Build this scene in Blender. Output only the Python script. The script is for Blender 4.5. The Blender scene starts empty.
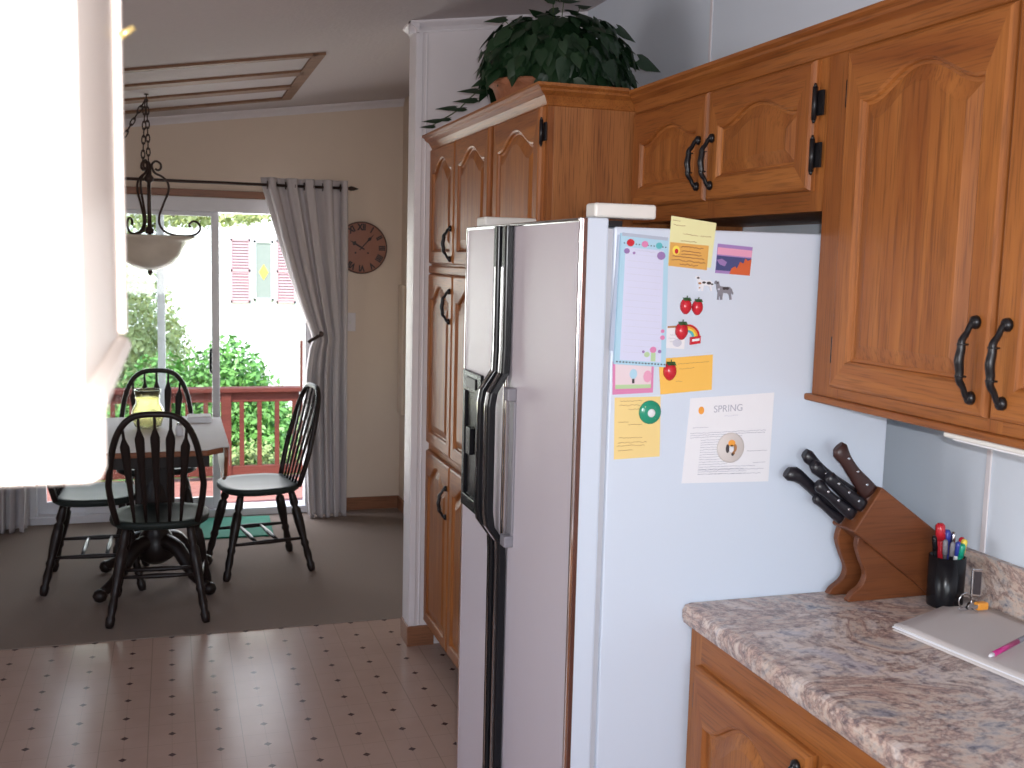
import bpy, math, random
from mathutils import Vector, Matrix
import numpy as np
random.seed(7)
sc = bpy.context.scene
col = sc.collection
PI = math.pi
ORG = {}

# ------------------------------------------------------------------ materials
def nmat(name):
    m = bpy.data.materials.new(name); m.use_nodes = True
    nt = m.node_tree; b = nt.nodes['Principled BSDF']
    return m, nt, b
def sv(b, k, v):
    if k in b.inputs: b.inputs[k].default_value = v
def plain(name, c, rough=.5, metal=0, coat=0, var=.05, scale=20, bump=0, spec=.5, trans=0):
    m, nt, b = nmat(name); N = nt.nodes; L = nt.links
    sv(b, 'Roughness', rough); sv(b, 'Metallic', metal); sv(b, 'Coat Weight', coat); sv(b, 'Specular IOR Level', spec)
    sv(b, 'Transmission Weight', trans)
    tc = N.new('ShaderNodeTexCoord'); no = N.new('ShaderNodeTexNoise'); no.inputs['Scale'].default_value = scale
    no.inputs['Detail'].default_value = 4
    L.new(tc.outputs['Object'], no.inputs['Vector'])
    r = N.new('ShaderNodeValToRGB'); L.new(no.outputs['Fac'], r.inputs['Fac'])
    r.color_ramp.elements[0].color = tuple(x*(1-var) for x in c)+(1,)
    r.color_ramp.elements[1].color = tuple(min(1, x*(1+var)) for x in c)+(1,)
    L.new(r.outputs['Color'], b.inputs['Base Color'])
    if bump:
        bp = N.new('ShaderNodeBump'); bp.inputs['Strength'].default_value = bump; bp.inputs['Distance'].default_value = .01
        L.new(no.outputs['Fac'], bp.inputs['Height']); L.new(bp.outputs['Normal'], b.inputs['Normal'])
    return m
def wood(name, c0, c1, axis, rough=.45, coat=.05, s=28, dark=.62):
    """lacquered oak: long streaks along one axis plus fine pores"""
    m, nt, b = nmat(name); N = nt.nodes; L = nt.links
    tc = N.new('ShaderNodeTexCoord'); mp = N.new('ShaderNodeMapping')
    sc3 = [s, s, s]; sc3[axis] = s*.07; mp.inputs['Scale'].default_value = sc3
    L.new(tc.outputs['Object'], mp.inputs['Vector'])
    n1 = N.new('ShaderNodeTexNoise'); n1.inputs['Scale'].default_value = .45; n1.inputs['Detail'].default_value = 5; n1.inputs['Distortion'].default_value = 1.4
    L.new(mp.outputs['Vector'], n1.inputs['Vector'])
    r = N.new('ShaderNodeValToRGB'); L.new(n1.outputs['Fac'], r.inputs['Fac'])
    r.color_ramp.elements[0].position = .3; r.color_ramp.elements[1].position = .72
    r.color_ramp.elements[0].color = tuple(c0)+(1,); r.color_ramp.elements[1].color = tuple(c1)+(1,)
    mp2 = N.new('ShaderNodeMapping'); sc4 = [260]*3; sc4[axis] = 9; mp2.inputs['Scale'].default_value = sc4
    L.new(tc.outputs['Object'], mp2.inputs['Vector'])
    n2 = N.new('ShaderNodeTexNoise'); n2.inputs['Scale'].default_value = 1; n2.inputs['Detail'].default_value = 2
    L.new(mp2.outputs['Vector'], n2.inputs['Vector'])
    r2 = N.new('ShaderNodeValToRGB'); L.new(n2.outputs['Fac'], r2.inputs['Fac'])
    r2.color_ramp.elements[0].position = .34; r2.color_ramp.elements[1].position = .5
    r2.color_ramp.elements[0].color = (dark,)*3+(1,); r2.color_ramp.elements[1].color = (1, 1, 1, 1)
    mx = N.new('ShaderNodeMix'); mx.data_type = 'RGBA'; mx.blend_type = 'MULTIPLY'; mx.inputs[0].default_value = .8
    L.new(r.outputs['Color'], mx.inputs[6]); L.new(r2.outputs['Color'], mx.inputs[7])
    L.new(mx.outputs[2], b.inputs['Base Color'])
    sv(b, 'Roughness', rough); sv(b, 'Coat Weight', coat); sv(b, 'Coat Roughness', .25); sv(b, 'Specular IOR Level', .35)
    bp = N.new('ShaderNodeBump'); bp.inputs['Strength'].default_value = .12; bp.inputs['Distance'].default_value = .002
    L.new(n2.outputs['Fac'], bp.inputs['Height']); L.new(bp.outputs['Normal'], b.inputs['Normal'])
    return m
M = {}
OA, OB = (.22, .062, .013), (.41, .148, .034)
M['oak_x'] = wood('oak grain across', OA, OB, 0); M['oak_y'] = wood('oak grain along', OA, OB, 1); M['oak_z'] = wood('oak grain upright', OA, OB, 2)
M['oak_dark'] = wood('kick board', (.05, .03, .02), (.08, .05, .03), 1, coat=0)
M['panel_z'] = wood('oak veneer upright', (.24, .078, .022), (.41, .162, .05), 2, s=16, dark=.5)
M['trim_oak'] = wood('trim oak', (.22, .09, .045), (.33, .14, .07), 0, coat=.1)
M['lath'] = wood('lath', (.20, .10, .055), (.28, .15, .085), 0, coat=0, rough=.6)
M['block'] = wood('knife block wood', (.11, .032, .011), (.23, .075, .024), 0, s=20, dark=.75)
M['table_wood'] = wood('table wood', (.22, .07, .03), (.3, .11, .05), 0)
M['black_wood'] = plain('dark stained wood', (.014, .008, .007), .42, coat=.05, spec=.3)
M['seat_wood'] = plain('dark greenish seat', (.018, .024, .022), .5, coat=0, spec=.22)  # seat colour slightly greener and lighter than the chair frame
M['iron'] = plain('black iron', (.012, .011, .013), .35, metal=.3)
M['bronze'] = plain('dark bronze', (.05, .03, .025), .45, metal=.5)
M['white_paint'] = plain('white trim paint', (.74, .70, .72), .45)
M['frame_white'] = plain('white vinyl frame', (.72, .72, .76), .4)
M['wall'] = plain('cream wall', (.74, .62, .51), .8, var=.03, scale=6)
M['wall_k'] = plain('kitchen wall panel', (.70, .76, .84), .6, var=.03, scale=6)
M['wall_p'] = plain('partition panel', (.76, .71, .72), .6, var=.03, scale=6)
M['ceil'] = plain('ceiling', (.55, .50, .50), .9, var=.05, scale=60, bump=.2)
M['carpet'] = plain('carpet', (.27, .215, .185), 1, var=.22, scale=260, bump=.6, spec=.1)
M['curtain'] = plain('curtain cloth', (.56, .52, .53), .8, var=.05, scale=200, bump=.1)
M['fridge_white'] = plain('white enamel', (.61, .68, .79), .38, var=.01, bump=.03, scale=400)
M['fridge_door'] = plain('pebbled door panel', (.56, .51, .56), .33, var=.03, scale=500, bump=.06)
M['chrome'] = plain('chrome', (.75, .73, .75), .12, metal=1)
M['brown_chrome'] = plain('brown tinted chrome edge', (.20, .10, .08), .2, metal=.7)
M['black_plastic'] = plain('black plastic', (.008, .008, .010), .25, spec=.25)
M['grey_plastic'] = plain('grey plastic', (.20, .19, .215), .4)
M['gasket'] = plain('gasket', (.45, .46, .5), .6)
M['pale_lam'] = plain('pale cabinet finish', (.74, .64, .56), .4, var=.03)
M['brass'] = plain('brass', (.75, .55, .22), .3, metal=.6)
M['almond'] = plain('off white plastic', (.72, .70, .66), .4)
M['glass_amber'] = plain('amber glass', (.92, .90, .58), .08, trans=.97, bump=.5, scale=50)
M['bowl'] = plain('alabaster glass', (.62, .56, .48), .35, var=.2, scale=14)
M['cloth'] = plain('tablecloth', (.66, .63, .62), .8)
M['green_mat'] = plain('green mat', (.012, .16, .10), .9, scale=300, var=.3)
M['deck'] = wood('deck boards', (.46, .19, .15), (.56, .25, .20), 0, coat=0, rough=.7)
M['rail'] = wood('rail paint', (.12, .028, .020), (.17, .042, .03), 0, coat=0, rough=.6)
M['siding'] = plain('white siding', (.85, .84, .86), .7)
M['shutter'] = plain('rose shutter', (.52, .33, .36), .6)
M['lawn'] = plain('lawn', (.35, .45, .18), .9, var=.3, scale=8)
M['leaf_a'] = plain('bush leaf', (.15, .36, .08), .5, var=.6, scale=5)
M['leaf_b'] = plain('tree leaf', (.52, .58, .24), .5, var=.45, scale=6)
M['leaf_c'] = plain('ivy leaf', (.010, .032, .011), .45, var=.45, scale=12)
M['bark'] = plain('bark', (.09, .06, .04), .9, var=.3)
M['stem'] = plain('green stem', (.05, .08, .02), .6)
M['terracotta'] = plain('woven pot', (.30, .11, .05), .7, var=.3, scale=60, bump=.4)
M['clock'] = plain('clock face', (.38, .18, .13), .6, var=.12, scale=14)
M['clock_rim'] = plain('clock rim', (.10, .05, .04), .5)
M['ink'] = plain('dark ink', (.05, .04, .045), .6)
M['steel'] = plain('steel', (.6, .6, .62), .25, metal=1)
M['knife_handle'] = plain('black knife handle', (.012, .011, .016), .35)
M['knife_brown'] = plain('dark brown handle', (.045, .018, .016), .4)
def pc(n, c, r=.5): M[n] = plain(n.replace('_', ' '), c, r, var=.02)
pc('paper_white', (.78, .78, .82), .7); pc('paper_blue', (.40, .62, .76), .7); pc('paper_grey', (.42, .47, .58), .7)
pc('paper_lilac', (.62, .64, .82), .7); pc('paper_lime', (.76, .74, .40), .7); pc('card_orange', (.70, .38, .09), .6)
pc('envelope_orange', (.86, .50, .10), .7); pc('note_yellow', (.82, .62, .26), .7); pc('pink', (.66, .22, .42), .6)
pc('pale_pink', (.75, .62, .66), .6); pc('grey_print', (.42, .42, .50), .8); pc('pale_print', (.55, .56, .66), .8); pc('brown_print', (.30, .12, .06), .7)
pc('red', (.55, .02, .035), .25); pc('leafgreen', (.03, .10, .03), .5); pc('green_glass', (.02, .28, .17), .2)
pc('blue', (.04, .06, .35), .3); pc('green', (.01, .32, .20), .3); pc('orange', (.85, .35, .05), .3); pc('yellow', (.9, .7, .1), .3)
pc('magenta', (.48, .03, .20), .3); pc('sky_violet', (.35, .22, .50), .4); pc('canyon_red', (.62, .12, .04), .4); pc('canyon_blue', (.06, .07, .20), .4); pc('canyon_pink', (.75, .35, .50), .4)
pc('tan', (.40, .19, .08), .5); pc('dog_grey', (.22, .22, .26), .5); pc('pad_cream', (.62, .57, .55), .7)
pc('teal', (.10, .45, .50), .5); pc('sage', (.45, .62, .35), .5); pc('print_purple', (.30, .18, .42), .6)

def mat_glass():
    m = bpy.data.materials.new('window glass'); m.use_nodes = True; nt = m.node_tree; nt.nodes.clear(); N = nt.nodes
    o = N.new('ShaderNodeOutputMaterial'); t = N.new('ShaderNodeBsdfTransparent'); t.inputs[0].default_value = (.93, .95, .95, 1)
    g = N.new('ShaderNodeBsdfGlossy'); g.inputs['Roughness'].default_value = .02
    f = N.new('ShaderNodeFresnel'); f.inputs[0].default_value = 1.45; mx = N.new('ShaderNodeMixShader')
    nt.links.new(f.outputs[0], mx.inputs[0]); nt.links.new(t.outputs[0], mx.inputs[1]); nt.links.new(g.outputs[0], mx.inputs[2]); nt.links.new(mx.outputs[0], o.inputs[0])
    return m
M['glass'] = mat_glass()

def mat_vinyl():
    m, nt, b = nmat('vinyl floor'); N = nt.nodes; L = nt.links
    tc = N.new('ShaderNodeTexCoord'); sp = N.new('ShaderNodeSeparateXYZ'); L.new(tc.outputs['Object'], sp.inputs[0])
    def math_(op, a, bb=None, c=None):
        n = N.new('ShaderNodeMath'); n.operation = op
        for i, v in enumerate((a, bb, c)):
            if v is None: continue
            if isinstance(v, (int, float)): n.inputs[i].default_value = v
            else: L.new(v, n.inputs[i])
        return n.outputs[0]
    px, py = .1503, .1575
    def cell(o, off, p):   # signed distance from nearest lattice line, metres
        t = math_('DIVIDE', math_('SUBTRACT', o, off), p)
        fr = math_('SUBTRACT', t, math_('ROUND', t))
        return math_('MULTIPLY', math_('ABSOLUTE', fr), p)
    dx = cell(sp.outputs['X'], -.014, px); dy = cell(sp.outputs['Y'], 4.6675, py)
    hx = cell(sp.outputs['X'], -.014+px/2, px); hy = cell(sp.outputs['Y'], 4.6675+py/2, py)
    dia = math_('LESS_THAN', math_('ADD', dx, dy), .0135)
    core = math_('LESS_THAN', math_('ADD', dx, dy), .004)
    ln = math_('MAXIMUM', math_('LESS_THAN', hx, .0016), math_('LESS_THAN', hy, .0008))
    ln2 = math_('LESS_THAN', dx, .0009)
    no = N.new('ShaderNodeTexNoise'); no.inputs['Scale'].default_value = 9; no.inputs['Detail'].default_value = 5; L.new(tc.outputs['Object'], no.inputs['Vector'])
    r = N.new('ShaderNodeValToRGB'); L.new(no.outputs['Fac'], r.inputs['Fac'])
    r.color_ramp.elements[0].color = (.40, .28, .23, 1); r.color_ramp.elements[1].color = (.48, .345, .285, 1)
    def mix(f, a, c, k=1):
        n = N.new('ShaderNodeMix'); n.data_type = 'RGBA'; L.new(math_('MULTIPLY', f, k), n.inputs[0]); L.new(a, n.inputs[6]); n.inputs[7].default_value = c+(1,); return n.outputs[2]
    c = mix(ln, r.outputs['Color'], (.24, .18, .15), .7); c = mix(ln2, c, (.28, .21, .18), .5)
    c = mix(dia, c, (.055, .028, .028), .95)
    L.new(c, b.inputs['Base Color']); sv(b, 'Roughness', .24); sv(b, 'Specular IOR Level', .10)
    return m
M['vinyl'] = mat_vinyl()

def mat_counter():
    m, nt, b = nmat('marbled laminate'); N = nt.nodes; L = nt.links
    tc = N.new('ShaderNodeTexCoord'); mp = N.new('ShaderNodeMapping'); mp.inputs['Scale'].default_value = (2.8, 4.6, 5); mp.inputs['Rotation'].default_value = (0, 0, .3)
    L.new(tc.outputs['Object'], mp.inputs['Vector'])
    n = N.new('ShaderNodeTexNoise'); n.inputs['Scale'].default_value = 1.1; n.inputs['Detail'].default_value = 9; n.inputs['Roughness'].default_value = .70; n.inputs['Distortion'].default_value = 1.25
    L.new(mp.outputs['Vector'], n.inputs['Vector'])
    r = N.new('ShaderNodeValToRGB'); L.new(n.outputs['Fac'], r.inputs['Fac']); e = r.color_ramp.elements
    e[0].position = .30; e[0].color = (.07, .075, .11, 1); e[1].position = .74; e[1].color = (.78, .68, .64, 1)
    for p, c in ((.36, (.22, .22, .27)), (.40, (.46, .42, .41)), (.45, (.62, .50, .42)), (.485, (.50, .34, .28)), (.50, (.26, .19, .19)), (.512, (.50, .38, .32)), (.56, (.68, .58, .52)), (.63, (.48, .45, .48))):
        q = e.new(p); q.color = c+(1,)
    n2 = N.new('ShaderNodeTexNoise'); n2.inputs['Scale'].default_value = 55; n2.inputs['Detail'].default_value = 6; n2.inputs['Roughness'].default_value = .7; L.new(tc.outputs['Object'], n2.inputs['Vector'])
    r2 = N.new('ShaderNodeValToRGB'); L.new(n2.outputs['Fac'], r2.inputs['Fac']); r2.color_ramp.elements[0].position = .34; r2.color_ramp.elements[1].position = .52
    r2.color_ramp.elements[0].color = (.28, .29, .38, 1); r2.color_ramp.elements[1].color = (1, 1, 1, 1)
    mx = N.new('ShaderNodeMix'); mx.data_type = 'RGBA'; mx.blend_type = 'MULTIPLY'; mx.inputs[0].default_value = .85
    L.new(r.outputs['Color'], mx.inputs[6]); L.new(r2.outputs['Color'], mx.inputs[7]); L.new(mx.outputs[2], b.inputs['Base Color'])
    sv(b, 'Roughness', .32)
    return m
M['counter'] = mat_counter()

# ------------------------------------------------------------------ mesh helpers
class MB:
    def __init__(s): s.v = []; s.f = []; s.m = []; s.sm = []
    def face(s, idx, mi=0, smooth=False): s.f.append(tuple(idx)); s.m.append(mi); s.sm.append(smooth)
    def box(s, x0, x1, y0, y1, z0, z1, mi=0):
        n = len(s.v)
        s.v += [(x, y, z) for z in (z0, z1) for y in (y0, y1) for x in (x0, x1)]
        for q in ((0, 2, 3, 1), (4, 5, 7, 6), (0, 1, 5, 4), (2, 6, 7, 3), (0, 4, 6, 2), (1, 3, 7, 5)): s.face([n+i for i in q], mi)
        return s
    def hexa(s, bot, top, mi=0):     # two matching polygons joined
        n = len(s.v); k = len(bot); s.v += [tuple(p) for p in bot]+[tuple(p) for p in top]
        s.face([n+i for i in range(k)][::-1], mi); s.face([n+k+i for i in range(k)], mi)
        for i in range(k): s.face((n+i, n+(i+1) % k, n+k+(i+1) % k, n+k+i), mi)
        return s
    def prism(s, poly, a, b, fn, mi=0, smooth=False):    # poly of 2D points, fn(u,v,d)->xyz
        n = len(s.v); k = len(poly)
        s.v += [fn(u, v, a) for u, v in poly]+[fn(u, v, b) for u, v in poly]
        s.face([n+i for i in range(k)][::-1], mi); s.face([n+k+i for i in range(k)], mi)
        for i in range(k): s.face((n+i, n+(i+1) % k, n+k+(i+1) % k, n+k+i), mi, smooth)
        return s
    def tube(s, pts, r, n=8, mi=0, closed=False, flat=1.0):
        P = [Vector(p) for p in pts]; K = len(P); base = len(s.v); prev = None
        for i, p in enumerate(P):
            if closed: t = P[(i+1) % K]-P[i-1]
            else: t = P[min(i+1, K-1)]-P[max(i-1, 0)]
            if t.length < 1e-9: t = Vector((0, 0, 1))
            t.normalize()
            if prev is None:
                a = Vector((0, 0, 1)) if abs(t.z) < .9 else Vector((1, 0, 0)); u = t.cross(a).normalized()
            else:
                u = prev-t*prev.dot(t)
                u = u.normalized() if u.length > 1e-6 else t.orthogonal().normalized()
            prev = u; w = t.cross(u); rr = r[i] if isinstance(r, (list, tuple)) else r
            for j in range(n):
                an = 2*PI*j/n; s.v.append(tuple(p+u*(math.cos(an)*rr)+w*(math.sin(an)*rr*flat)))
        for i in range(K if closed else K-1):
            i2 = (i+1) % K
            for j in range(n):
                s.face((base+i*n+j, base+i*n+(j+1) % n, base+i2*n+(j+1) % n, base+i2*n+j), mi, True)
        if not closed:
            s.face([base+j for j in range(n)][::-1], mi); s.face([base+(K-1)*n+j for j in range(n)], mi)
        return s
    def lathe(s, prof, c=(0, 0, 0), n=24, mi=0, axis='z', cap=True):
        base = len(s.v); K = len(prof); c = Vector(c)
        for r, h in prof:
            for j in range(n):
                a = 2*PI*j/n; x, y = r*math.cos(a), r*math.sin(a)
                q = {'z': (x, y, h), 'y': (x, h, y), 'x': (h, x, y)}[axis]; s.v.append(tuple(c+Vector(q)))
        for i in range(K-1):
            for j in range(n): s.face((base+i*n+j, base+i*n+(j+1) % n, base+(i+1)*n+(j+1) % n, base+(i+1)*n+j), mi, True)
        if cap:
            s.face([base+j for j in range(n)][::-1], mi); s.face([base+(K-1)*n+j for j in range(n)], mi)
        return s
    def rings(s, loops, mis=None, cap_last=True, cap_first=True, smooth=False):
        base = len(s.v); n = len(loops[0])
        for l in loops: s.v += [tuple(p) for p in l]
        for i in range(len(loops)-1):
            for j in range(n):
                mi = mis(i, j) if mis else 0
                s.face((base+i*n+j, base+i*n+(j+1) % n, base+(i+1)*n+(j+1) % n, base+(i+1)*n+j), mi, smooth)
        if cap_first: s.face([base+j for j in range(n)][::-1], 0)
        if cap_last: s.face([base+(len(loops)-1)*n+j for j in range(n)], 0)
        return s
    def text(s, txt, size, fn, mi=0, depth=.0003, font_off=0.0):   # glyph outlines from the built-in font
        cu = bpy.data.curves.new('t', 'FONT'); cu.body = txt; cu.size = size; cu.align_x = 'CENTER'; cu.align_y = 'CENTER'; cu.extrude = depth; cu.offset = font_off
        o = bpy.data.objects.new('t', cu); col.objects.link(o); dg = bpy.context.evaluated_depsgraph_get(); dg.update()
        me = bpy.data.meshes.new_from_object(o.evaluated_get(dg)); n = len(s.v)
        s.v += [fn(v.co.x, v.co.y, v.co.z) for v in me.vertices]
        for p in me.polygons: s.face([n+i for i in p.vertices], mi)
        bpy.data.objects.remove(o); bpy.data.curves.remove(cu); bpy.data.meshes.remove(me)
        return s
    def build(s, name, mats, parent=None, bev=0, loc=None, fix=True):
        if not isinstance(mats, (list, tuple)): mats = [mats]
        if parent is not None: o0 = ORG[parent.name]
        elif loc is not None: o0 = Vector(loc)
        else:
            a = np.array(s.v); o0 = Vector(((a[:, 0].min()+a[:, 0].max())/2, (a[:, 1].min()+a[:, 1].max())/2, a[:, 2].min()))
        me = bpy.data.meshes.new(name)
        me.from_pydata([tuple(Vector(v)-o0) for v in s.v], [], s.f)
        for x in mats: me.materials.append(x)
        me.polygons.foreach_set('material_index', s.m); me.polygons.foreach_set('use_smooth', s.sm)
        me.validate()
        if fix:
            import bmesh
            bm = bmesh.new(); bm.from_mesh(me); bmesh.ops.recalc_face_normals(bm, faces=bm.faces); bm.to_mesh(me); bm.free()
        me.update()
        o = bpy.data.objects.new(name, me); col.objects.link(o)
        if parent is not None: o.parent = parent
        else: o.location = o0
        ORG[o.name] = o0
        if bev:
            b = o.modifiers.new('b', 'BEVEL'); b.width = bev; b.segments = 2; b.limit_method = 'ANGLE'; b.angle_limit = .6
        return o
def thing(name, label, cat, loc=(0, 0, 0), group=None):
    o = bpy.data.objects.new(name, None); col.objects.link(o); o.location = loc; ORG[o.name] = Vector(loc)
    o.empty_display_size = .05
    return tag(o, label, cat, group)
def tag(o, label, cat, group=None, kind=None):
    o['label'] = label; o['category'] = cat
    if group: o['group'] = group
    if kind: o['kind'] = kind
    return o
def struct(o): o['kind'] = 'structure'; return o
def copy_tree(o, parent=None):
    c = o.copy(); col.objects.link(c); c.parent = parent
    for ch in list(o.children): copy_tree(ch, c)
    return c
def smoothpath(pts, n=6):     # Catmull-Rom through points
    P = [Vector(p) for p in pts]; out = []
    for i in range(len(P)-1):
        a, b, c, d = P[max(i-1, 0)], P[i], P[i+1], P[min(i+2, len(P)-1)]
        for k in range(n):
            t = k/n; out.append(.5*((2*b)+(c-a)*t+(2*a-5*b+4*c-d)*t*t+(3*b-a-3*c+d)*t**3))
    out.append(P[-1]); return out

# ------------------------------------------------------------------ setting
CA, CB = 2.39, .14                       # ceiling height = CA + CB*x
def cz(x): return CA+CB*x
XL, XR, XD = -2.5, 1.623, 1.385          # left wall, kitchen right wall, dining right wall
YB, YF = -2.2, 6.6                       # wall behind, far wall
FY = 4.515
struct(MB().box(XL-.1, XR+.1, YB-.1, FY, -.1, 0).build('floor', M['vinyl'], loc=(0, 0, 0)))
struct(MB().box(XL-.1, XR+.1, FY, YF+.1, -.1, .004).build('floor_carpet', M['carpet'], loc=(0, 0, 0)))
def slab(x0, x1, y0, y1, t, mat, name, dz=0):
    m = MB(); m.hexa([(x0, y0, cz(x0)+dz), (x1, y0, cz(x1)+dz), (x1, y1, cz(x1)+dz), (x0, y1, cz(x0)+dz)],
                     [(x0, y0, cz(x0)+dz+t), (x1, y0, cz(x1)+dz+t), (x1, y1, cz(x1)+dz+t), (x0, y1, cz(x0)+dz+t)])
    return m.build(name, mat, loc=(0, 0, 0))
struct(slab(XL-.1, XR+.1, YB-.1, YF+.1, .12, M['ceil'], 'ceiling'))
# right wall of the kitchen with thin upright battens
w = MB().box(XR, XR+.1, YB, 4.17, 0, cz(XR)+.06)
struct(w.build('wall_right', M['wall_k'], loc=(0, 0, 0)))
for i, (y, z0, z1) in enumerate(((1.763, 1.016, 1.345), (3.074, 2.11, cz(XR)-.05))):
    struct(MB().box(XR-.004, XR, y-.007, y+.007, z0, z1).build('trim_%d' % (i+1), M['white_paint'], bev=.0015))
struct(MB().box(XD, XD+.1, 4.285, YF, 0, cz(XD)+.06).build('wall_dining', M['wall'], loc=(0, 0, 0)))
# partition beside the pantry
PY0, PY1, PX = 4.172, 4.285, .928
m = MB(); m.hexa([(PX, PY0, 0), (XR+.1, PY0, 0), (XR+.1, PY1, 0), (PX, PY1, 0)], [(PX, PY0, cz(PX)+.03), (XR+.1, PY0, cz(XR)+.06), (XR+.1, PY1, cz(XR)+.06), (PX, PY1, cz(PX)+.03)])
struct(m.build('wall_partition', M['wall_p'], loc=(0, 0, 0)))
struct(MB().box(PX-.006, PX+.022, PY0-.006, PY0+.018, .085, cz(PX)-.03).box(PX-.006, PX+.004, PY0+.02, PY1+.004, .085, cz(PX)-.03)
       .box(PX+.036, PX+.042, PY0-.004, PY0, .085, cz(PX)-.03).build('trim_3', M['white_paint'], bev=.003))
struct(MB().box(PX-.012, 1.03, PY0-.012, PY0, 0, .085).box(PX-.012, PX, PY0, PY1+.01, 0, .085).build('baseboard_partition', M['trim_oak'], bev=.003))
# crown mouldings (profile: out, down)
CR = [(0, 0), (.036, 0), (.036, .008), (.030, .014), (.016, .024), (.008, .036), (.008, .044), (0, .044)]
def crown(p0, p1, n, name, mat, prof=CR, top=None):
    n = Vector(n); m = MB(); L = []
    for p in (p0, p1):
        zt = p[2] if len(p) > 2 else None
        L.append([(p[0]+n.x*o, p[1]+n.y*o, (cz(p[0]+n.x*o) if zt is None else zt)-d) for o, d in prof])
    m.rings(L); return m.build(name, mat, loc=(0, 0, 0))
struct(crown((PX-.036, PY0), (XR, PY0), (0, -1), 'trim_4', M['white_paint']))
struct(crown((PX, PY0-.034), (PX, PY1), (-1, 0), 'trim_5', M['white_paint']))
struct(crown((XL, YF), (XD, YF), (0, -1), 'trim_6', M['white_paint']))
# far wall with the sliding door opening
DX0, DX1, DZ = -.80, .815, 1.935
m = MB()
def wallpiece(m, x0, x1, z0, top=None):
    t0, t1 = (cz(x0)+.05, cz(x1)+.05) if top is None else (top, top)
    m.hexa([(x0, YF, z0), (x1, YF, z0), (x1, YF+.12, z0), (x0, YF+.12, z0)], [(x0, YF, t0), (x1, YF, t1), (x1, YF+.12, t1), (x0, YF+.12, t0)])
wallpiece(m, XL-.1, DX0, 0); wallpiece(m, DX1, XR+.1, 0); wallpiece(m, DX0, DX1, DZ)
struct(m.build('wall_far', M['wall'], loc=(0, 0, 0)))
struct(MB().box(.86, XD, YF-.012, YF, .004, .085).build('baseboard_far', M['trim_oak'], bev=.003))
struct(MB().box(XD-.012, XD, 4.3, YF-.012, .004, .085).build('baseboard_dining', M['trim_oak'], bev=.003))
struct(MB().box(XL, DX0-.1, YF-.012, YF, .004, .085).build('baseboard_far_left', M['trim_oak'], bev=.003))
# sliding door: frame, sill, fixed panel, sliding panel, glass, handle
d = thing('door_1', 'x', 'x', (0, YF+.06, 0)); del d['label']; del d['category']; struct(d)
f = MB().box(DX0, DX0+.04, YF-.01, YF+.12, .02, DZ).box(DX1-.03, DX1, YF-.01, YF+.12, .02, DZ).box(DX0, DX1, YF-.01, YF+.12, 1.85, DZ).box(DX0, DX1, YF-.02, YF+.14, .005, .05).build('door_frame', M['frame_white'], d, bev=.003)
def leaf(x0, x1, y, nm):
    t = .03
    p = MB().box(x0, x0+.045, y, y+t, .05, 1.85).box(x1-.045, x1, y, y+t, .05, 1.85).box(x0+.045, x1-.045, y, y+t, 1.825, 1.85).box(x0+.045, x1-.045, y, y+t, .05, .12).build(nm, M['frame_white'], d, bev=.003)
    MB().box(x0+.045, x1-.045, y+.012, y+.017, .12, 1.825).build('pane', M['glass'], p)
    return p
leaf(DX0+.04, -.035, YF+.065, 'fixed_panel')
sp = leaf(-.50, .277, YF+.022, 'sliding_panel')
MB().tube(smoothpath([(.225, YF+.02, 1.03), (.222, YF-.015, 1.01), (.222, YF-.02, .965), (.222, YF-.015, .91), (.225, YF+.02, .89)]), .008).build('handle', M['black_plastic'], sp)
struct(MB().box(DX0-.1, DX1+.1, YF-.025, YF, 1.937, 1.978).build('trim_8', M['trim_oak'], bev=.003))
struct(MB().box(DX0-.04, DX0, YF-.012, YF, .004, 1.94).box(DX1, DX1+.04, YF-.012, YF, .09, 1.94).build('trim_9', M['white_paint'], bev=.003))
# left wall and wall behind, each with an unseen window opening added to let in fill light
def wall_with_hole(name, fn, u0, u1, h0, h1, a, b, ztop):
    m = MB()
    for (p, q, z0, z1) in ((u0, a, 0, ztop), (b, u1, 0, ztop), (a, b, 0, h0), (a, b, h1, ztop)):
        m.hexa([fn(p, 0, z0), fn(q, 0, z0), fn(q, .1, z0), fn(p, .1, z0)], [fn(p, 0, z1), fn(q, 0, z1), fn(q, .1, z1), fn(p, .1, z1)])
    return struct(m.build(name, M['wall'], loc=(0, 0, 0)))
wall_with_hole('wall_left', lambda u, d_, z: (XL-d_, u, z), YB, YF, .95, 1.9, 1.0, 3.0, cz(XL)+.03)
wall_with_hole('wall_back', lambda u, d_, z: (u, YB-d_, z), XL, XR, 1.0, 2.0, -1.4, 1.0, cz(XR)+.06)
for i, (fn, a, b, h0, h1) in enumerate(((lambda u, d_, z: (XL-d_, u, z), 1.0, 3.0, .95, 1.9), (lambda u, d_, z: (u, YB-d_, z), -1.4, 1.0, 1.0, 2.0))):
    m = MB(); t = .04; mid = (a+b)/2
    for (p, q, z0, z1) in ((a, a+t, h0, h1), (b-t, b, h0, h1), (a, b, h0, h0+t), (a, b, h1-t, h1), (mid-.015, mid+.015, h0, h1)):
        m.hexa([fn(p, .02, z0), fn(q, .02, z0), fn(q, .07, z0), fn(p, .07, z0)], [fn(p, .02, z1), fn(q, .02, z1), fn(q, .07, z1), fn(p, .07, z1)])
    struct(m.build('window_%d' % (i+1), M['frame_white'], loc=(0, 0, 0)))  # frames of the two added windows, out of view
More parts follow.
